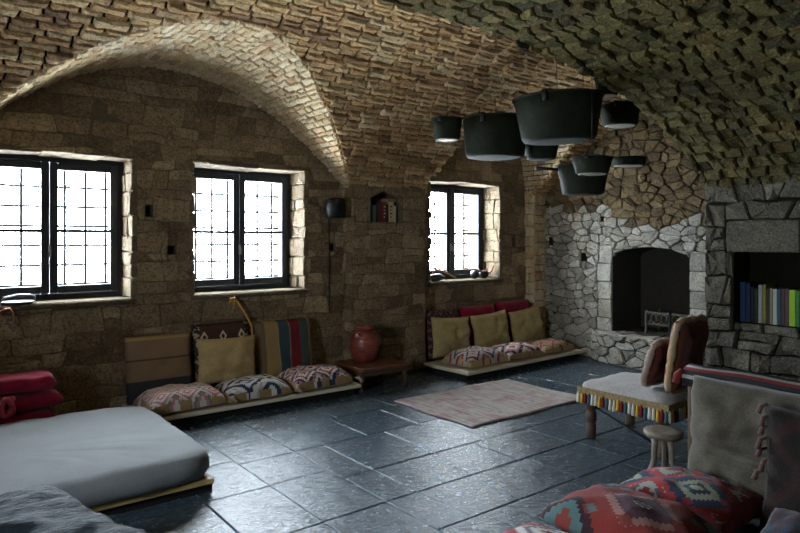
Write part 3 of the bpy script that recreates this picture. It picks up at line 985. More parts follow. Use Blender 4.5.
# cushions of the corner platform
R2 = math.radians(2.5)
cushion('floor_cushion', 'rose and grey floral kilim floor cushion at the corner platform end towards the low table', 'cushion', (5.05, 5.12, z0 + .004), (0, 0, .06), (.64, .44, .17), M['k_soft'], M['tan'], 'floor cushions on the corner platform', seed=8.3)
cushion('floor_cushion', 'rose and white kilim floor cushion in the middle of the corner platform', 'cushion', (5.70, 5.13, z0 + .004), (0, 0, -.03), (.61, .43, .16), M['k_teal'], M['side_tan'], 'floor cushions on the corner platform', (M['tassel'], [(-1, -1)]), seed=9.4)
cushion('floor_cushion', 'faded ochre floor cushion at the corner platform end against the fireplace wall', 'cushion', (6.33, 5.15, z0 + .004), (0, 0, .03), (.60, .43, .14), M['k_ochre'], M['side_tan'], 'floor cushions on the corner platform', seed=10.5)
for k, (x, lab) in enumerate(((5.02, 'ochre square pillow leaning under the window edge beside the stone pier'), (5.675, 'ochre square pillow leaning in the middle of the corner seat'), (6.33, 'ochre square pillow leaning in the room corner beside the fireplace wall'))):
    back('pillow', lab, x, 5.515, .106, .61, .47, .15, M['ochre'], 1.45, (.03, -.03, .02)[k], 'ochre pillows on the corner platform', roll=(-.06, .07, .10)[k], seed=11 + k * 1.7, wr=.03)
back('back_cushion', 'crimson upright back cushion behind the middle ochre pillow', 5.60, 5.68, .104, .60, .57, .13, M['crimson'], 1.50, 0, 'upright cushions along the corner seat wall', seed=15, pinch=.01, p=7)
back('back_cushion', 'crimson upright back cushion in the corner beside the fireplace wall', 6.26, 5.68, .104, .62, .59, .13, M['crimson'], 1.50, 0, 'upright cushions along the corner seat wall', seed=16, pinch=.01, p=7)
M['k_dark'] = kilim('dark_flower_kilim', [(.05, .03, .03), (.12, .06, .05), (.03, .03, .04), (.30, .10, .10), (.05, .03, .03)], 3, 3, 8)
back('back_cushion', 'dark patterned upright back cushion behind the ochre pillow by the stone pier', 5.045, 5.68, .104, .49, .56, .12, M['k_dark'], 1.50, 0, 'upright cushions along the corner seat wall', seed=17, pinch=.01, p=7)

# ---------------- low table and jar
tb = empty('low_table', (3.80, 5.37, 0), label='low square dark wooden table at the foot of the pier', cat='table')
mk('table_top', rbox(-.295, .295, -.27, .25, .20, .235, .006), M['red_wood'], tb, smooth=False)
mk('apron', cat(rbox(-.29, .29, -.245, -.225, .15, .20, .003), rbox(-.29, .29, .205, .225, .15, .20, .003), rbox(-.29, -.27, -.225, .205, .15, .20, .003), rbox(.27, .29, -.225, .205, .15, .20, .003)), M['dark_wood'], tb, smooth=False)
for sx in (-1, 1):
    for sy in (-1, 1):
        x, y = sx * .265, (-.215 if sy < 0 else .195)
        mk('leg', tube([(x, y, .20), (x, y, .13), (x * 1.04, y * 1.02, .08), (x * 1.0, y, .04), (x * 1.08, y * 1.04, 0)], [.032, .030, .022, .020, .028], 10), M['dark_wood'], tb)
M['clay'] = None
def clay():
    t = NT('red_brown_glazed_clay')
    p = t.obj()
    sx = t.n('ShaderNodeSeparateXYZ')
    t.l(p, sx.inputs[0])
    n = t.noise(p, 9, 5, .6)
    c = t.ramp(n, [(.3, (.12, .022, .016)), (.6, (.28, .06, .04)), (.8, (.42, .15, .11))])
    rings = t.math('SINE', t.math('MULTIPLY', sx.outputs[2], 190.0))
    t.bump(t.math('ADD', t.math('MULTIPLY', rings, .25), t.noise(p, 40, 3, .6)), .5, .008)
    return t.done(c, .3, 0, .6)
M['clay'] = clay()
jar = empty('clay_jar', (3.75, 5.43, .2355), label='round red brown glazed clay jar standing on the low table', cat='jar')
mk('body', lathe([(.085, 0), (.10, .006), (.125, .05), (.152, .12), (.158, .18), (.150, .24), (.125, .29), (.10, .315), (.085, .325)], 36, True, False), M['clay'], jar)
mk('rim', lathe([(.085, .322), (.092, .335), (.104, .352), (.104, .366), (.092, .368), (.082, .350), (.080, .25)], 36, False, False), M['clay'], jar)
for k in range(4):
    a = PI / 2 * k + .5
    mk('lug', tube([(.112 * math.cos(a - .14), .112 * math.sin(a - .14), .295), (.150 * math.cos(a), .150 * math.sin(a), .305), (.112 * math.cos(a + .14), .112 * math.sin(a + .14), .295)], .010, 8), M['clay'], jar)

# ---------------- rug
def rugmat():
    t = NT('faded_woven_rug')
    p = t.obj()
    mp = t.n('ShaderNodeMapping'); mp.inputs['Scale'].default_value = (22, 2.2, 1)
    t.l(p, mp.inputs[0])
    n = t.noise(mp.outputs[0], 1.4, 4, .6)
    n2 = t.noise(p, 6.5, 3, .6)
    c = t.ramp(n, [(.30, (.20, .165, .15)), (.45, (.36, .32, .29)), (.60, (.44, .40, .37)), (.72, (.26, .22, .21))])
    c = t.mix(t.math('MULTIPLY', t.ramp(n2, [(.50, (0, 0, 0)), (.60, (1, 1, 1))]), .55), c, (.34, .16, .17))
    c = t.mix(t.math('MULTIPLY', t.ramp(t.noise(p, 9, 3, .6), [(.58, (0, 0, 0)), (.66, (1, 1, 1))]), .5), c, (.12, .12, .13))
    t.bump(t.math('ADD', n, t.noise(p, 220, 2, .5)), .35, .004)
    return t.done(c, .95, 0, .1)
nx, ny = 40, 28
V = []
for j in range(ny + 1):
    for i in range(nx + 1):
        u, v = i / nx, j / ny
        V.append(((u - .5) * 1.50 + .012 * math.sin(v * 9), (v - .5) * 1.03 + .012 * math.sin(u * 11), .012 + .006 * fbm(u * 4, v * 4, 2)))
n = nx + 1
F = [(j * n + i, j * n + i + 1, (j + 1) * n + i + 1, (j + 1) * n + i) for j in range(ny) for i in range(nx)]
ring = [i for i in range(nx + 1)] + [(j + 1) * n - 1 for j in range(1, ny + 1)] + [ny * n + i for i in range(nx - 1, -1, -1)] + [j * n for j in range(ny - 1, 0, -1)]
m0 = len(V)
for i in ring: V.append((V[i][0], V[i][1], 0.003))
for k in range(len(ring)):
    k2 = (k + 1) % len(ring)
    F.append((ring[k2], ring[k], m0 + k, m0 + k2))
tag(mk('rug', (V, F), rugmat(), loc=(4.30, 4.15, 0)), 'faded flat woven rug with rose patches on the slate floor', 'rug')

# ---------------- pale bed
bed = empty('low_bed', (.42, 4.39, 0), label='low bed with a pale grey linen mattress on a wooden board', cat='bed')
mk('base_board', rbox(-1.1, 1.03, -.73, .74, .05, .082, .004), wood('golden_board', (.34, .22, .08), (.50, .36, .15)), bed, smooth=False)
mk('plinth', rbox(-1.05, 1.03, -.70, .70, 0, .05, .003), M['black_base'], bed, smooth=False)
def mattress(x0, x1, y0, y1, z0, z1, n=60, amp=.006):
    V, F = [], []
    prof = []
    r = (z1 - z0) * .42
    # cross sections as a rounded slab swept over a grid: inset k, height
    cx_, cy_ = (x0 + x1) / 2, (y0 + y1) / 2
    hx, hy = (x1 - x0) / 2, (y1 - y0) / 2
    rings = [(r * .9, z0), (r * .35, z0 + .008), (.0, z0 + r * .7), (0, z1 - r), (r * .15, z1 - r * .45), (r * .55, z1 - r * .12), (r * 1.4, z1 + .004), (r * 3, z1 + .010), (r * 6, z1 + .012)]
    per = 4 * n
    for ins, z in rings:
        for k in range(per):
            sd, q = divmod(k, n)
            a = -1 + 2 * q / n
            ux, uy = [(a, -1), (1, a), (-a, 1), (-1, -a)][sd]
            # superellipse corners
            L = (abs(ux) ** 9 + abs(uy) ** 9) ** (1 / 9)
            ux, uy = ux / L, uy / L
            x = cx_ + ux * (hx - ins); y = cy_ + uy * (hy - ins)
            w_ = amp * fbm(x * 6, y * 6, z * 5, 3)
            V.append((x + ux * w_, y + uy * w_, z + (w_ * 1.2 if z > z0 + r else 0)))
    for i in range(len(rings) - 1):
        for k in range(per):
            k2 = (k + 1) % per
            F.append((i * per + k, i * per + k2, (i + 1) * per + k2, (i + 1) * per + k))
    c = len(V)
    V.append((cx_, cy_, z1 + .012))
    b = (len(rings) - 1) * per
    for k in range(per): F.append((b + k, b + (k + 1) % per, c))
    F.append(tuple(range(per - 1, -1, -1)))
    return V, F
mk('mattress', mattress(-1.12, 1.05, -.78, .76, .085, .24), M['linen'], bed)

# ---------------- quilted daybed in the near corner
def quiltmat():
    t = NT('crinkled_slate_satin')
    p = t.obj()
    mp = t.n('ShaderNodeMapping'); mp.inputs['Scale'].default_value = (5, 16, 5)
    mp.inputs['Rotation'].default_value = (0, 0, .5)
    t.l(p, mp.inputs[0])
    n = t.noise(mp.outputs[0], 1.6, 6, .65)
    c = t.ramp(n, [(.38, (.005, .009, .013)), (.56, (.014, .024, .034)), (.72, (.042, .066, .088))])
    t.bump(n, 1.0, .05)
    return t.done(c, .65, 0, .18)
day = empty('daybed', (-.22, 2.45, 0), label='daybed under a crinkled slate blue satin quilt', cat='bed')
mk('base', rbox(-.78, .72, -.80, .62, 0, .22, .01), M['dark_wood'], day, smooth=False)
nx, ny = 70, 70
V, F = [], []
for j in range(ny + 1):
    for i in range(nx + 1):
        u, v = i / nx, j / ny
        x = -.80 + u * 1.93 - .50 * max(0, v - .25) * u ** 2
        y = -.85 + v * 1.62
        z = .435 + .02 * fbm(x * 3, y * 3, 1) + .018 * fbm(x * 5 + y * 12, y * 6 - x * 4, 4, 4)
        e = max(0, (u - .93) / .07); e2 = max(0, (v - .95) / .05)
        z -= .16 * e ** 1.6 + .16 * e2 ** 1.6
        V.append((x + .015 * math.sin(v * 40) * u ** 8, y, z))
n = nx + 1
F = [(j * n + i, j * n + i + 1, (j + 1) * n + i + 1, (j + 1) * n + i) for j in range(ny) for i in range(nx)]
q = mk('quilt', (V, F), quiltmat(), day)
mo = q.modifiers.new('thickness', 'SOLIDIFY'); mo.thickness = .03; mo.offset = -1
mk('mattress', mattress(-.76, .72, -.80, .60, .22, .39, 24), M['linen'], day)

# ---------------- crimson folded cushions
for k in range(4):
    V, F, UV, top = pillow(.50 - .02 * (k % 2), .40, .115, 18, .01, 7, .5, .012, 20 + k * 1.9)
    tag(mk('folded_cushion', (V, F), M['crimson'], uv=UV, loc=(.66 + .012 * (-1) ** k, 5.42, .002 + k * .131), rot=(0, 0, .05 * (-1) ** k)),
        ['crimson folded cushion at the bottom of the stack behind the pale bed', 'crimson folded cushion second from the bottom of the stack behind the pale bed', 'crimson folded cushion second from the top of the stack behind the pale bed', 'crimson folded cushion on top of the stack behind the pale bed'][k], 'cushion', 'crimson cushions stacked by the window wall')
bow = [(.10 * math.sin(a) * math.cos(a * .5), .02 * math.cos(a), .06 * math.sin(2 * a)) for a in np.linspace(0, 2 * PI, 22)]
tag(mk('fabric_bow', cat(tube(bow, .018, 8), tube([(0, 0, 0), (-.05, -.03, -.05), (-.07, -.02, -.10)], [.02, .016, .02], 8)), fabric('rose_ribbon', (.50, .05, .08)), loc=(.52, 5.17, .33)), 'rose ribbon bow tied at the front of the crimson cushion stack', 'bow')

# ---------------- hanging cauldrons
def pot(label, loc, R, H, rb=.86, handle=None, hang=None, tilt=(0, 0, 0), catg='pot', base='lit_base', lugs=True, name='cauldron', group='copper pots hanging under the vault'):
    t = empty(name, loc, tilt, label, catg, group)      # origin at the middle of its underside
    th = .008
    prof = [(R * rb * .80, 0), (R * rb * .94, H * .03), (R * rb, H * .10), (R * (rb * .5 + .5), H * .55), (R, H * .97), (R - th, H * .97), (R * (rb * .5 + .5) - th, H * .55), (R * rb - th, H * .12), (R * rb * .6, H * .06), (.01, H * .05)]
    bd_ = mk('body', lathe(prof, 40, False, True), M['copper'], t)
    mk('underside', lathe([(.005, -.004), (R * rb * .55, -.004), (R * rb * .80, .0005)], 40, True, False), M[base], t)
    mk('rim', lathe([(R - th * 1.5, H * .96), (R + .012, H * .96), (R + .014, H), (R - th * 1.5, H)], 40, False, False), M['copper'], bd_)
    a0 = .4
    ex, ey = math.cos(a0), math.sin(a0)
    if lugs:
        for sg in (-1, 1): mk('lug', xf(rbox(-.012, .012, -.02, .02, H * .80, H * 1.03, .004), (sg * (R + .012) * ex, sg * (R + .012) * ey, 0), (0, 0, a0)), M['iron'], bd_)
    bh = .0
    mk('cross_bar', tube([(R * .97 * ex, R * .97 * ey, H * .93), (-R * .97 * ex, -R * .97 * ey, H * .93)], .007, 6), M['iron'], t)
    if base == 'lit_base': mk('highlight_ring', lathe([(R * rb * .80, -.006), (R * rb * .84, -.006), (R * rb * .855, .004), (R * rb * .80, .004)], 40, False, False), M['lit_base'], t)  # bright ring added as a highlight around the bottom edge
    if handle:
        mk('long_handle', tube([(-R * .98 * handle[0], -R * .98 * handle[1], H * .85), (-(R + .20) * handle[0], -(R + .20) * handle[1], H * .9)], [.014, .018], 8), M['iron'], t)
    top = hang - loc[2]
    z = H * .93
    if top > z:
        hk = mk('hanging_chain', tube([(0, 0, z), (0, 0, top + .02)], .003, 6), M['iron'], t)
    return t
def ceil(x, y): return max(zN(y), L1(x), L3(x)) if y > YA else zS(x)
def hp(u, d, vt, vb):
    """a pot drawn between image rows vt..vb at distance d: its foot and height"""
    lat = (u - 400) / 637 * d
    return (FX * d + FY * lat, FY * d - FX * lat, CAMH + (239 - vb) / 637 * d), (vb - vt) / 637 * d
for lab, u, d, vt, vb, wpx, rb, kw in (
    ('small dark cauldron with pale underside hanging farthest from the fireplace', 447, 5.9, 119, 140, 30, .88, {}),
    ('wide dark green cauldron hanging beside the largest one', 495, 6.3, 119, 158, 64, .92, {'base': 'copper'}),
    ('largest dark green copper cauldron with flaring sides', 559, 5.6, 98, 142, 87, .84, {'base': 'copper', 'tilt': (.0, -.05, 0)}),
    ('dark pot half hidden behind the two large cauldrons', 541, 6.45, 140, 160, 38, .75, {'base': 'copper'}),
    ('dark bowl shaped pan with long handle hanging lowest of all', 583, 6.0, 165, 195, 51, .80, {'handle': (FY, -FX), 'base': 'copper'}),
    ('shallow pot hanging just above the lowest pan', 592, 5.0, 158, 174, 40, .80, {}),
    ('small dark pot with pale underside hanging above the fireplace', 620, 6.2, 105, 126, 38, .90, {}),
    ('flat shallow pan hanging over the fireplace', 628, 6.8, 158, 166, 35, .92, {'lugs': False}),
    ('dark kettle hanging highest behind the largest cauldron', 607, 5.9, 78, 96, 24, .85, {})):
    loc, H = hp(u, d, vt, vb)
    pot(lab, loc, wpx / 2 / 637 * d, H, rb, hang=ceil(loc[0], loc[1]), **kw)

# ---------------- chair with the fringed cover
ch = empty('fringed_chair', (4.36, 2.63, 0), label='low armless chair with pale seat cover and striped tassel fringe', cat='chair')
hx, hy = .30, .34
for sx in (-1, 1):
    for sy in (-1, 1):
        r = 1.0
        prof = [(.030, 0), (.036, .01), (.036, .10), (.028, .115), (.040, .13), (.040, .19), (.030, .205), (.042, .22), (.042, .33)]
        mk('leg', xf(lathe(prof, 16), (sx * (hx - .04), sy * (hy - .05), 0)), M['dark_wood'], ch)
mk('seat_frame', rbox(-hx + .01, hx - .01, -hy + .01, hy - .01, .27, .33, .006), M['dark_wood'], ch, smooth=False)
mk('stretcher', tube([(-hx + .04, -hy + .05, .06), (-hx + .04, hy - .05, .25)], .008, 6), M['iron'], ch)
mk('seat_cover', mattress(-hx - .02, hx + .02, -hy - .02, hy + .02, .325, .425, 22, .008), fabric('pale_rose_grey_cloth', (.50, .47, .45), (.42, .38, .37), bump=.4), ch)
M['braid'] = plain('brown_cream_braid', (.34, .24, .12), .9, 0, .2, .9, 60, .5, .006, 120)
fr_bed = []
per_pts = []
e = .028
for (ax, ay, bx, by) in ((-hx - e, hy + e, -hx - e, -hy - e), (-hx - e, -hy - e, hx + e, -hy - e), (hx + e, -hy - e, hx + e, hy + e), (hx + e, hy + e, -hx - e, hy + e)):
    L = math.hypot(bx - ax, by - ay)
    m = int(L / .030)
    for k in range(m):
        f = (k + .5) / m
        per_pts.append((ax + (bx - ax) * f, ay + (by - ay) * f, k))
band = [(-hx - e, hy + e), (-hx - e, -hy - e), (hx + e, -hy - e), (hx + e, hy + e)]
V, F = [], []
for x, y in band: V += [(x, y, .33), (x, y, .385), (x * .985, y * .985, .385), (x * .985, y * .985, .33)]
for k in range(4):
    a, b = 4 * k, 4 * ((k + 1) % 4)
    for q in range(4): F.append((a + q, b + q, b + (q + 1) % 4, a + (q + 1) % 4))
mk('braid_band', (V, F), M['braid'], ch, smooth=False)
TC = [plain('yarn_' + nm, c, .95, 0, .1, .3, 60) for nm, c in (('cream', (.60, .55, .45)), ('yellow', (.55, .36, .05)), ('wine', (.20, .02, .03)), ('teal', (.05, .13, .12)), ('white', (.62, .60, .55)))]
tas = {}
for (x, y, k) in per_pts:
    ci = k % 5
    if ci not in tas:
        o = mk('tassel', tube([(0, 0, .345), (0, 0, .325), (0, 0, .30), (0, 0, .265)], [.006, .011, .012, .015], 7), TC[ci], ch, loc=(x, y, 0))
        tas[ci] = o
    else:
        o = tas[ci].copy(); COL.objects.link(o); o.location = (x, y, random.uniform(-.008, .006))
M['rust'] = fabric('rust_red_velvet', (.15, .038, .020), (.10, .026, .014))
M['rust_edge'] = fabric('tan_fur_edge', (.50, .30, .13), (.42, .36, .30), weave=120, bump=.8)
def lean_cushion(label, x, y, zb, w, h, th, lean, mat, edge):
    t = empty('leaning_cushion', (x, y, zb), (lean, 0, 0), label, 'cushion', 'cushions leaning at the chair back')
    V, F, UV, top = pillow(w, h, th, 20, .02, 5, .5, .012, zb * 7 + y)
    V = [(a, b + h / 2, c) for a, b, c in V]
    mk('cover', (V, F), mat, t, uv=UV)
    pts = []
    for k in range(49):
        a = 2 * PI * k / 48
        c, s_ = math.cos(a), math.sin(a)
        L = (abs(c) ** 6 + abs(s_) ** 6) ** (1 / 6)
        pts.append((c / L * w / 2 * .985, h / 2 + s_ / L * h / 2 * .985, th / 2))
    mk('edging', tube(pts, [.026 + .012 * fbm(k * .7, 0, y) for k in range(49)], 8), edge, t)
    return t
# leaning back (towards -y): stands on the seat, faces the windows
lean_cushion('tall rust red cushion with tan edging standing behind the chair seat', 4.25, 2.35, .468, .40, .50, .12, 1.72, M['rust'], M['rust_edge'])
lean_cushion('smaller rust red cushion with pale edging lying against the tall one on the chair', 4.27, 2.545, .482, .36, .32, .10, 1.86, M['rust'], fabric('pale_fur_edge', (.45, .36, .30), (.30, .18, .13), weave=120, bump=.8))

# ---------------- small three legged stool
sto = empty('milking_stool', (3.84, 2.19, 0), label='small round three legged wooden stool beside the fringed chair', cat='stool')
M['grey_wood'] = wood('worn_grey_wood', (.14, .11, .085), (.26, .21, .16), .6)
mk('seat', lathe([(.06, .225), (.105, .235), (.120, .250), (.120, .268), (.110, .276), (.06, .270), (.01, .268)], 28), M['grey_wood'], sto)
for k in range(3):
    a = 2 * PI * k / 3 + 2.5
    c, s_ = math.cos(a), math.sin(a)
    mk('leg', tube([(c * .05, s_ * .05, .235), (c * .058, s_ * .058, .16), (c * .060, s_ * .060, .09), (c * .075, s_ * .075, .03), (c * .090, s_ * .090, 0)], [.024, .018, .016, .020, .026], 10), M['grey_wood'], sto)

# ---------------- divan with kilim cushions in the near right
dv = empty('divan', (2.30, .85, 0), label='long low divan with a woven striped band along its back', cat='sofa')
mk('base', rbox(-1.0, .78, -.9, .72, .0, .24, .01), M['dark_wood'], dv, smooth=False)
mk('seat_pad', mattress(-1.0, .78, -.9, .72, .24, .325, 20), M['navy_dark'], dv)
mk('back_frame', rbox(.70, .80, -.9, .74, .325, .84, .015, 2), M['dark_wood'], dv, smooth=False)
M['band'] = stripes('black_white_red_band', [(0, (.02, .02, .025)), (.14, (.36, .34, .32)), (.21, (.03, .03, .035)), (.30, (.20, .03, .03)), (.37, (.36, .34, .32)), (.44, (.02, .02, .025)), (.75, (.02, .02, .025))], 1)
V, F, UV = [], [], []
prof = [(.688, .795), (.684, .835), (.700, .868), (.75, .878), (.80, .868), (.815, .835), (.812, .795)]
yy = np.linspace(-.9, .75, 20)
for j, y in enumerate(yy):
    for i, (x, z) in enumerate(prof):
        V.append((x, y, z + .004 * math.sin(j * 1.3)))
        UV.append((j / 19, i / 6))
k = len(prof)
F = [(j * k + i, (j + 1) * k + i, (j + 1) * k + i + 1, j * k + i + 1) for j in range(19) for i in range(k - 1)]
bd = mk('woven_band', (V, F), M['band'], dv, uv=UV)
mo = bd.modifiers.new('thickness', 'SOLIDIFY'); mo.thickness = .012
mk('corner_tassel', tube([(.69, .755, .86), (.675, .77, .84), (.67, .775, .80)], [.014, .02, .024], 8), fabric('wine_red_yarn', (.25, .03, .03)), dv)

def side_back(name, label, x, y, zb, w, h, th, lean, mat, tassels=None, group=None, **kw):
    """cushion leaning back against something to its east (faces west)"""
    V, F, UV, top = pillow(w, h, th, **kw)
    V = [(a, b + h / 2, c) for a, b, c in V]
    t = empty(name, (x, y, zb), (0, 0, 0), label, 'cushion', group)
    o = mk('cover', (V, F), mat, t, uv=UV)
    mt = Matrix.Rotation(-PI / 2, 4, 'Z') @ Matrix.Rotation(lean, 4, 'X')
    o.matrix_local = mt
    return t, mt
gc, _ = side_back('back_cushion', 'large grey brown wool back cushion leaning on the divan back', 2.90, 1.14, .345, .74, .52, .16, 1.45, M['grey_wool'], seed=31, wr=.02, n=44, pinch=.03, p=4, creases=(-.25, -.05))
M['k_dusk'] = kilim('dark_wine_kilim', [(.012, .008, .008), (.028, .010, .010), (.012, .008, .008), (.025, .018, .016)], 2, 2, 9)
dc, dco = side_back('back_cushion', 'dark wine coloured back cushion with curled tassels overlapping the grey one', 2.70, .85, .345, .54, .50, .10, 1.46, M['k_dusk'], seed=33)
for k in range(7):
    f = k / 6
    p = Vector((-.272 + .008 * math.sin(k * 3), .50 - .26 * f, .10 + .02 * math.cos(k * 2)))
    c = [(p.x + .028, p.y, p.z - .05), (p.x + .006, p.y - .010, p.z - .045), (p.x - .002, p.y - .04 - .01 * (k % 2), p.z - .04)]
    tt = mk('tassel', tube(c, [.005, .009, .011], 7), fabric('rose_cream_yarn', (.16, .10, .08), (.08, .02, .02)) if k == 0 else tt.data.materials[0], dc)
    tt.matrix_local = dco
YG = (.42, .44, .22)
M['k_navy'] = kilim('navy_yellow_lattice_kilim', [YG, N_, (.40, .42, .30), N_, N_, R_, R_, (.40, .45, .40), R_, N_], 1.5, 1.5, 12, (.30, .05, .06))
M['k_red'] = kilim('brick_red_medallion_kilim', [W_, (.06, .02, .03), (.10, .04, .06), (.40, .20, .17), (.28, .035, .03), (.28, .035, .03), (.28, .035, .03), (.05, .02, .03), (.12, .22, .22), (.30, .06, .05)], 1.25, 1.25, 14)
M['k_white'] = kilim('white_red_lattice_kilim', [(.10, .16, .22), W_, W_, R_, R_, W_, (.12, .18, .24), W_, R_], 1.5, 1.5, 12, R_)
M['k_shade'] = kilim('deep_blue_white_edged_kilim', [(.03, .03, .05), (.06, .03, .04), (.02, .04, .07), (.05, .03, .03)], 2, 2, 9, (.10, .10, .10))
cushion('seat_cushion', 'navy kilim seat cushion with yellow stepped motifs below the grey back cushion', 'cushion', (2.555, 1.36, .346), (-.02, -.03, .04), (.40, .52, .17), M['k_navy'], None, 'kilim cushions on the divan', seed=41)
cushion('seat_cushion', 'brick red kilim cushion with dark medallions between the navy and the white one', 'cushion', (2.13, 1.33, .352), (.02, .03, -.04), (.42, .58, .19), M['k_red'], None, 'kilim cushions on the divan', seed=43)
cushion('seat_cushion', 'white and red lattice kilim cushion at the open end of the divan', 'cushion', (1.70, 1.34, .346), (0, .02, .04), (.42, .58, .14), M['k_white'], None, 'kilim cushions on the divan', seed=45)
cushion('seat_cushion', 'dark blue cushion with pale edge in front of the wine coloured back cushion', 'cushion', (2.35, .84, .42), (.0, -.40, .0), (.34, .30, .12), M['k_shade'], None, 'kilim cushions on the divan', seed=47)

# ---------------- books
def book(name_label, loc, th, h, d, col, facing, lean=0.0, group=None, marks=None):
    """a closed book; facing 'y' shows its spine towards -y, 'x' towards -x. th = spine width"""
    t = empty('book', loc, (0, 0, 0), name_label, 'book', group)
    c = plain('book_cloth', col, .6, 0, .3, .25, 30)
    pg = M.setdefault('pages', plain('book_pages', (.55, .50, .40), .9))
    # local: spine at y=0 facing -y, width along x, height along z
    cov = cat(rbox(0, .004, 0, d, 0, h, .001), rbox(th - .004, th, 0, d, 0, h, .001), rbox(.004, th - .004, 0, .004, 0, h, .001))
    parts = [mk('cover', cov, c, t, smooth=False), mk('page_block', rbox(.004, th - .004, .004, d - .008, .004, h - .004, .001), pg, t, smooth=False)]
    if marks:
        mcol = plain('spine_print', marks, .6)
        zs = np.linspace(h * .22, h * .74, 4)
        lab = cat(*[rbox(th * .28, th * (.55 + .17 * (k % 2)), -.0012, .0004, z, z + h * .07, 0) for k, z in enumerate(zs)])
        parts.append(mk('spine_title', lab, mcol, t, smooth=False))
        parts[-1]['kind'] = 'stuff'
    rz = 0 if facing == 'y' else -PI / 2
    t.rotation_euler = (0, 0, rz)
    if lean:
        t.matrix_world = Matrix.Translation(Vector(loc)) @ Matrix.Rotation(rz, 4, 'Z') @ Matrix.Rotation(lean, 4, 'Y')
    return t
x = NICHE[0] + .022
zb = NICHE[2] + .004
for th, h, col, lab, mk_ in ((.042, .20, (.55, .52, .46), 'off white book at the outer end of the arched niche row', None),
                       (.034, .19, (.02, .03, .06), 'dark navy book next to the off white one in the arched niche', None),
                       (.030, .18, (.09, .17, .06), 'green book in the arched niche of the pier', None),
                       (.036, .20, (.03, .025, .03), 'black book between the green and the wine red ones in the arched niche', None),
                       (.055, .215, (.14, .025, .025), 'wine red book beside the black one in the arched niche', None),
                       (.050, .22, (.17, .035, .03), 'brighter maroon book with small emblem in the arched niche', (.6, .5, .35)),
                       (.026, .20, (.05, .02, .02), 'thin dark brown book beside the thick cream one in the arched niche', None),
                       (.070, .225, (.58, .50, .28), 'thick cream yellow book with dark print in the arched niche', (.05, .045, .03)),
                       (.034, .185, (.62, .55, .36), 'thin cream book at the end of the arched niche row', None)):
    book(lab, (x, YP + .05, zb), th, h, .16, col, 'y', 0, 'books in the arched niche of the pier', mk_)
    x += th + .0025
o = mk('book', xf(rbox(0, .17, 0, .15, 0, .034, .002), (0, 0, 0)), plain('tan_book_cloth', (.36, .24, .13), .6), loc=(4.205, YP + .055, zb + .2265 + .0), smooth=False)
tag(o, 'tan book lying flat on top of the row in the arched niche', 'book', 'books in the arched niche of the pier')

y = 2.885
zb = BN[2] + .004
for th, h, col, lab in ((.050, .385, (.012, .055, .14), 'tall deep blue book at the end of the row beside the rough stone'),
                   (.042, .375, (.010, .03, .07), 'tall navy book right beside the deep blue one'),
                   (.034, .34, (.012, .015, .02), 'black book next to the tall navy one'),
                   (.030, .33, (.02, .04, .04), 'dark green black book next to the black one'),
                   (.036, .365, (.42, .42, .42), 'pale silver grey book in the wall niche'),
                   (.030, .37, (.30, .27, .05), 'mustard yellow book beside the silver grey one'),
                   (.028, .33, (.07, .05, .03), 'dark brown book beside the mustard one in the wall niche'),
                   (.024, .34, (.30, .25, .20), 'thin fawn book in the wall niche'),
                   (.036, .335, (.50, .50, .47), 'off white book beside the petrol blue one in the wall niche'),
                   (.030, .33, (.02, .09, .12), 'petrol blue book between off white and maroon ones in the wall niche'),
                   (.032, .34, (.10, .04, .04), 'maroon book beside the petrol blue one in the wall niche'),
                   (.030, .345, (.11, .06, .07), 'dull plum book beside the lime green one'),
                   (.052, .335, (.30, .52, .02), 'bright lime green book in the wall niche'),
                   (.030, .33, (.05, .20, .05), 'leaf green book right after the lime green one'),
                   (.040, .34, (.05, .06, .08), 'slate grey book farthest along the row in the wall niche')):
    book(lab, (XB + .06, y, zb), th, h, .22, col, 'x', 0, 'books in the wall niche')
    y -= th + .003

# ---------------- fireplace iron
gr = empty('fire_grate', (7.00, 3.95, .379), label='iron fire basket with pierced front standing in the fireplace', cat='grate')
M['rust_iron'] = plain('rusty_grey_iron', (.13, .12, .095), .6, .5, .4, .5, 30, .4, .004)
W2 = .26
mk('front_rail', cat(rbox(-.008, .008, -W2, W2, .235, .26, .003)), M['rust_iron'], gr, smooth=False)
mk('lower_rail', rbox(-.008, .008, -W2, W2, .10, .125, .003), M['rust_iron'], gr, smooth=False)
for k in range(8):
    yy_ = -W2 + (k + .5) * 2 * W2 / 8
    ringp = [(0, yy_ + .030 * math.cos(a), .180 + .050 * math.sin(a)) for a in np.linspace(0, 2 * PI, 17)]
    mk('ring', tube(ringp, .007, 6), M['rust_iron'], gr)
for sy in (-1, 1):
    mk('leg', cat(rbox(-.012, .012, sy * W2 - .012, sy * W2 + .012, 0, .27, .003)), M['rust_iron'], gr, smooth=False)
    mk('side_rail', rbox(0, .30, sy * W2 - .008, sy * W2 + .008, .10, .125, .003), M['rust_iron'], gr, smooth=False)
    mk('rear_leg', rbox(.276, .30, sy * W2 - .012, sy * W2 + .012, 0, .27, .003), M['rust_iron'], gr, smooth=False)
for k in range(6):
    yy_ = -W2 + (k + .5) * 2 * W2 / 6
    mk('floor_bar', tube([(0, yy_, .112), (.29, yy_, .112)], .007, 6), M['rust_iron'], gr)
fd = empty('firedog', (6.80, 3.80, .380), label='black iron firedog standing on the hearth in front of the basket', cat='firedog')
mk('post', cat(rbox(-.012, .012, -.012, .012, .02, .27, .003), xf(lathe([(.006, -.02), (.02, -.012), (.024, 0), (.02, .012), (.006, .02)], 10), (0, 0, .285))), M['iron'], fd, smooth=False)
mk('foot', tube([(-.005, -.09, .008), (0, -.05, .045), (0, 0, .06), (0, .05, .045), (-.005, .09, .008)], .011, 8), M['iron'], fd)
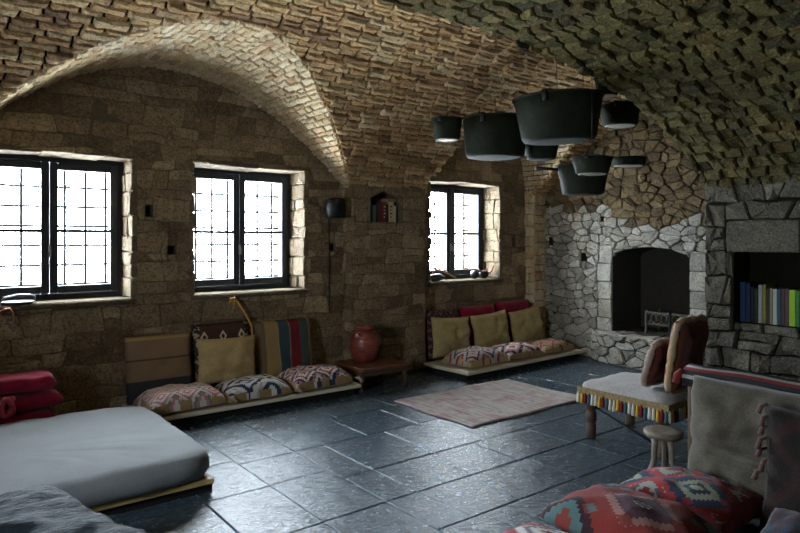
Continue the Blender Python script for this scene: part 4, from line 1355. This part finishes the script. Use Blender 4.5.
mk('bar', tube([(0, 0, .06), (.12, 0, .06), (.13, 0, .008)], .010, 8), M['iron'], fd)

# ---------------- lamp on the window wall
sc = empty('wall_lamp', (3.53, YW - .03, 1.82), label='black drum shaped wall lamp beside the middle window', cat='lamp')
mk('back_plate', xf(lathe([(.045, 0), (.05, .006), (.045, .014)], 20), (0, .008, 0), (PI / 2, 0, 0)), M['iron'], sc)
mk('arm', tube([(0, -.004, 0), (0, -.05, 0), (0, -.08, .0)], .010, 8), M['iron'], sc)
mk('drum', xf(lathe([(.075, -.105), (.10, -.10), (.108, 0), (.10, .09), (.07, .105), (.01, .108)], 28), (0, -.135, 0)), M['iron'], sc)
mk('cable', tube([(0.01, .012, -.06), (.012, .010, -.4), (.010, .010, -.8), (.014, .010, -1.1)], .005, 6), M['iron'], sc)

# ---------------- bits on the window sills
M['driftwood'] = wood('rosy_driftwood', (.20, .09, .06), (.42, .25, .18), .7)
M['shell'] = plain('black_pebble', (.025, .025, .03), .4)
sp = empty('driftwood_piece', (5.18, 5.90, WZ0 + .02), label='rosy driftwood branch lying over black stones at the outer sill end of the corner window', cat='driftwood')
mk('branch', tube([(-.10, -.01, .085), (-.03, 0, .105), (.05, .01, .10), (.13, -.02, .075), (.20, -.05, .03), (.24, -.06, .012)], [.012, .016, .015, .014, .011, .009], 8), M['driftwood'], sp)
mk('twig', tube([(-.02, 0, .10), (-.035, .01, .14), (-.055, .01, .165)], [.011, .008, .004], 6), M['driftwood'], sp)
mk('twig', tube([(-.01, 0, .10), (.01, .01, .145), (.015, .0, .165)], [.011, .008, .004], 6), M['driftwood'], sp)
def pebble(r, sx, sy, sz, seed):
    V, F = lathe([(r * math.sin(a) + .0005, -r * math.cos(a)) for a in np.linspace(.15, PI - .15, 9)], 14)
    out = []
    for x_, y_, z_ in V:
        k_ = 1 + .22 * fbm(x_ / r + seed, y_ / r, z_ / r)
        out.append((x_ * sx * k_, y_ * sy * k_, z_ * sz * k_))
    mz = min(v[2] for v in out)
    return [(a, b, c - mz) for a, b, c in out], F
tag(mk('sill_stone', pebble(.06, 1.9, 1.0, .75, 3.0), M['shell'], loc=(5.14, 5.885, WZ0 - .002)), 'long black stone under the driftwood on the corner window sill', 'stone', 'black stones on the corner window sill')
tag(mk('sill_stone', pebble(.055, 1.1, 1.0, 1.0, 9.0), M['shell'], loc=(5.80, 5.90, WZ0 - .002)), 'round blue black stone beside the curled branch on the corner window sill', 'stone', 'black stones on the corner window sill')
sp = empty('curled_branch', (5.97, 5.90, WZ0 - .003), label='dark knotted branch with pale raised tips on the corner window sill', cat='driftwood')
mk('knot', pebble(.05, 1.5, .9, 1.1, 14.0), M['shell'], sp)
mk('pale_tip', tube([(-.10, 0, .13), (-.05, 0, .09), (0, 0, .095), (.05, 0, .11), (.075, -.01, .145)], [.007, .012, .014, .012, .006], 8), M['driftwood'], sp)
mk('pale_tip', tube([(.07, -.01, .06), (.12, -.02, .10), (.15, -.02, .145), (.17, -.02, .16)], [.014, .013, .010, .006], 8), M['driftwood'], sp)
# dark ladle on the first sill
ld = empty('sill_ladle', (.70, 5.86, WZ0 - .003), label='dark bow handled dish lying on the sill of the window beside the bed', cat='dish')
mk('dish', lathe([(.02, 0), (.10, .004), (.125, .016), (.128, .024), (.118, .022), (.02, .010)], 24), M['shell'], ld)
mk('bow_handle', tube([(-.12, 0, .02), (-.08, -.01, .055), (0, -.015, .075), (.09, -.01, .072), (.125, 0, .055), (.125, 0, .02)], .008, 8), M['steel'], ld)
# curled copper wall hook under that window
hk = empty('wall_hook', (.62, YW - .02, .90), label='curled copper hook on the wall under the window beside the bed', cat='hook')
M['bright_copper'] = plain('polished_copper', (.55, .24, .14), .3, .9, .5, .15)
mk('hook', tube([(-.06, .01, .0), (-.06, -.03, .02), (-.03, -.07, .055), (.01, -.08, .065), (.035, -.08, .035), (.035, -.08, -.01), (.02, -.08, -.035)], .010, 8), M['bright_copper'], hk)
mk('plate', xf(lathe([(.03, 0), (.034, .005), (.03, .012)], 16), (-.06, .012, 0), (PI / 2, 0, 0)), M['bright_copper'], hk)
mk('tip', xf(lathe([(.004, -.015), (.016, -.008), (.018, 0), (.016, .008), (.004, .015)], 10), (.015, -.08, -.045)), plain('rose_glass_tip', (.60, .25, .40), .2), hk)

# casement of the west window
wn = empty('window_4', (XWEST - .25, (WW[0] + WW[1]) / 2, WW[2]), kind='structure', label='small casement window in the west wall')
hw, H = (WW[1] - WW[0]) / 2, WW[3] - WW[2]
mk('frame', cat(rbox(-.04, .04, -hw, -hw + .07, 0, H, .004), rbox(-.04, .04, hw - .07, hw, 0, H, .004), rbox(-.04, .04, -hw + .07, hw - .07, H - .07, H, .004), rbox(-.04, .04, -hw + .07, hw - .07, 0, .07, .004)), M['paint'], wn, smooth=False)
mk('mullion', rbox(-.03, .03, -.04, .04, .07, H - .07, .004), M['paint'], wn, smooth=False)
for sg in (-1, 1):
    mk('pane', rbox(-.002, .002, min(sg * .04, sg * (hw - .07)), max(sg * .04, sg * (hw - .07)), .07, H - .07, 0), M['glass'], wn, smooth=False)
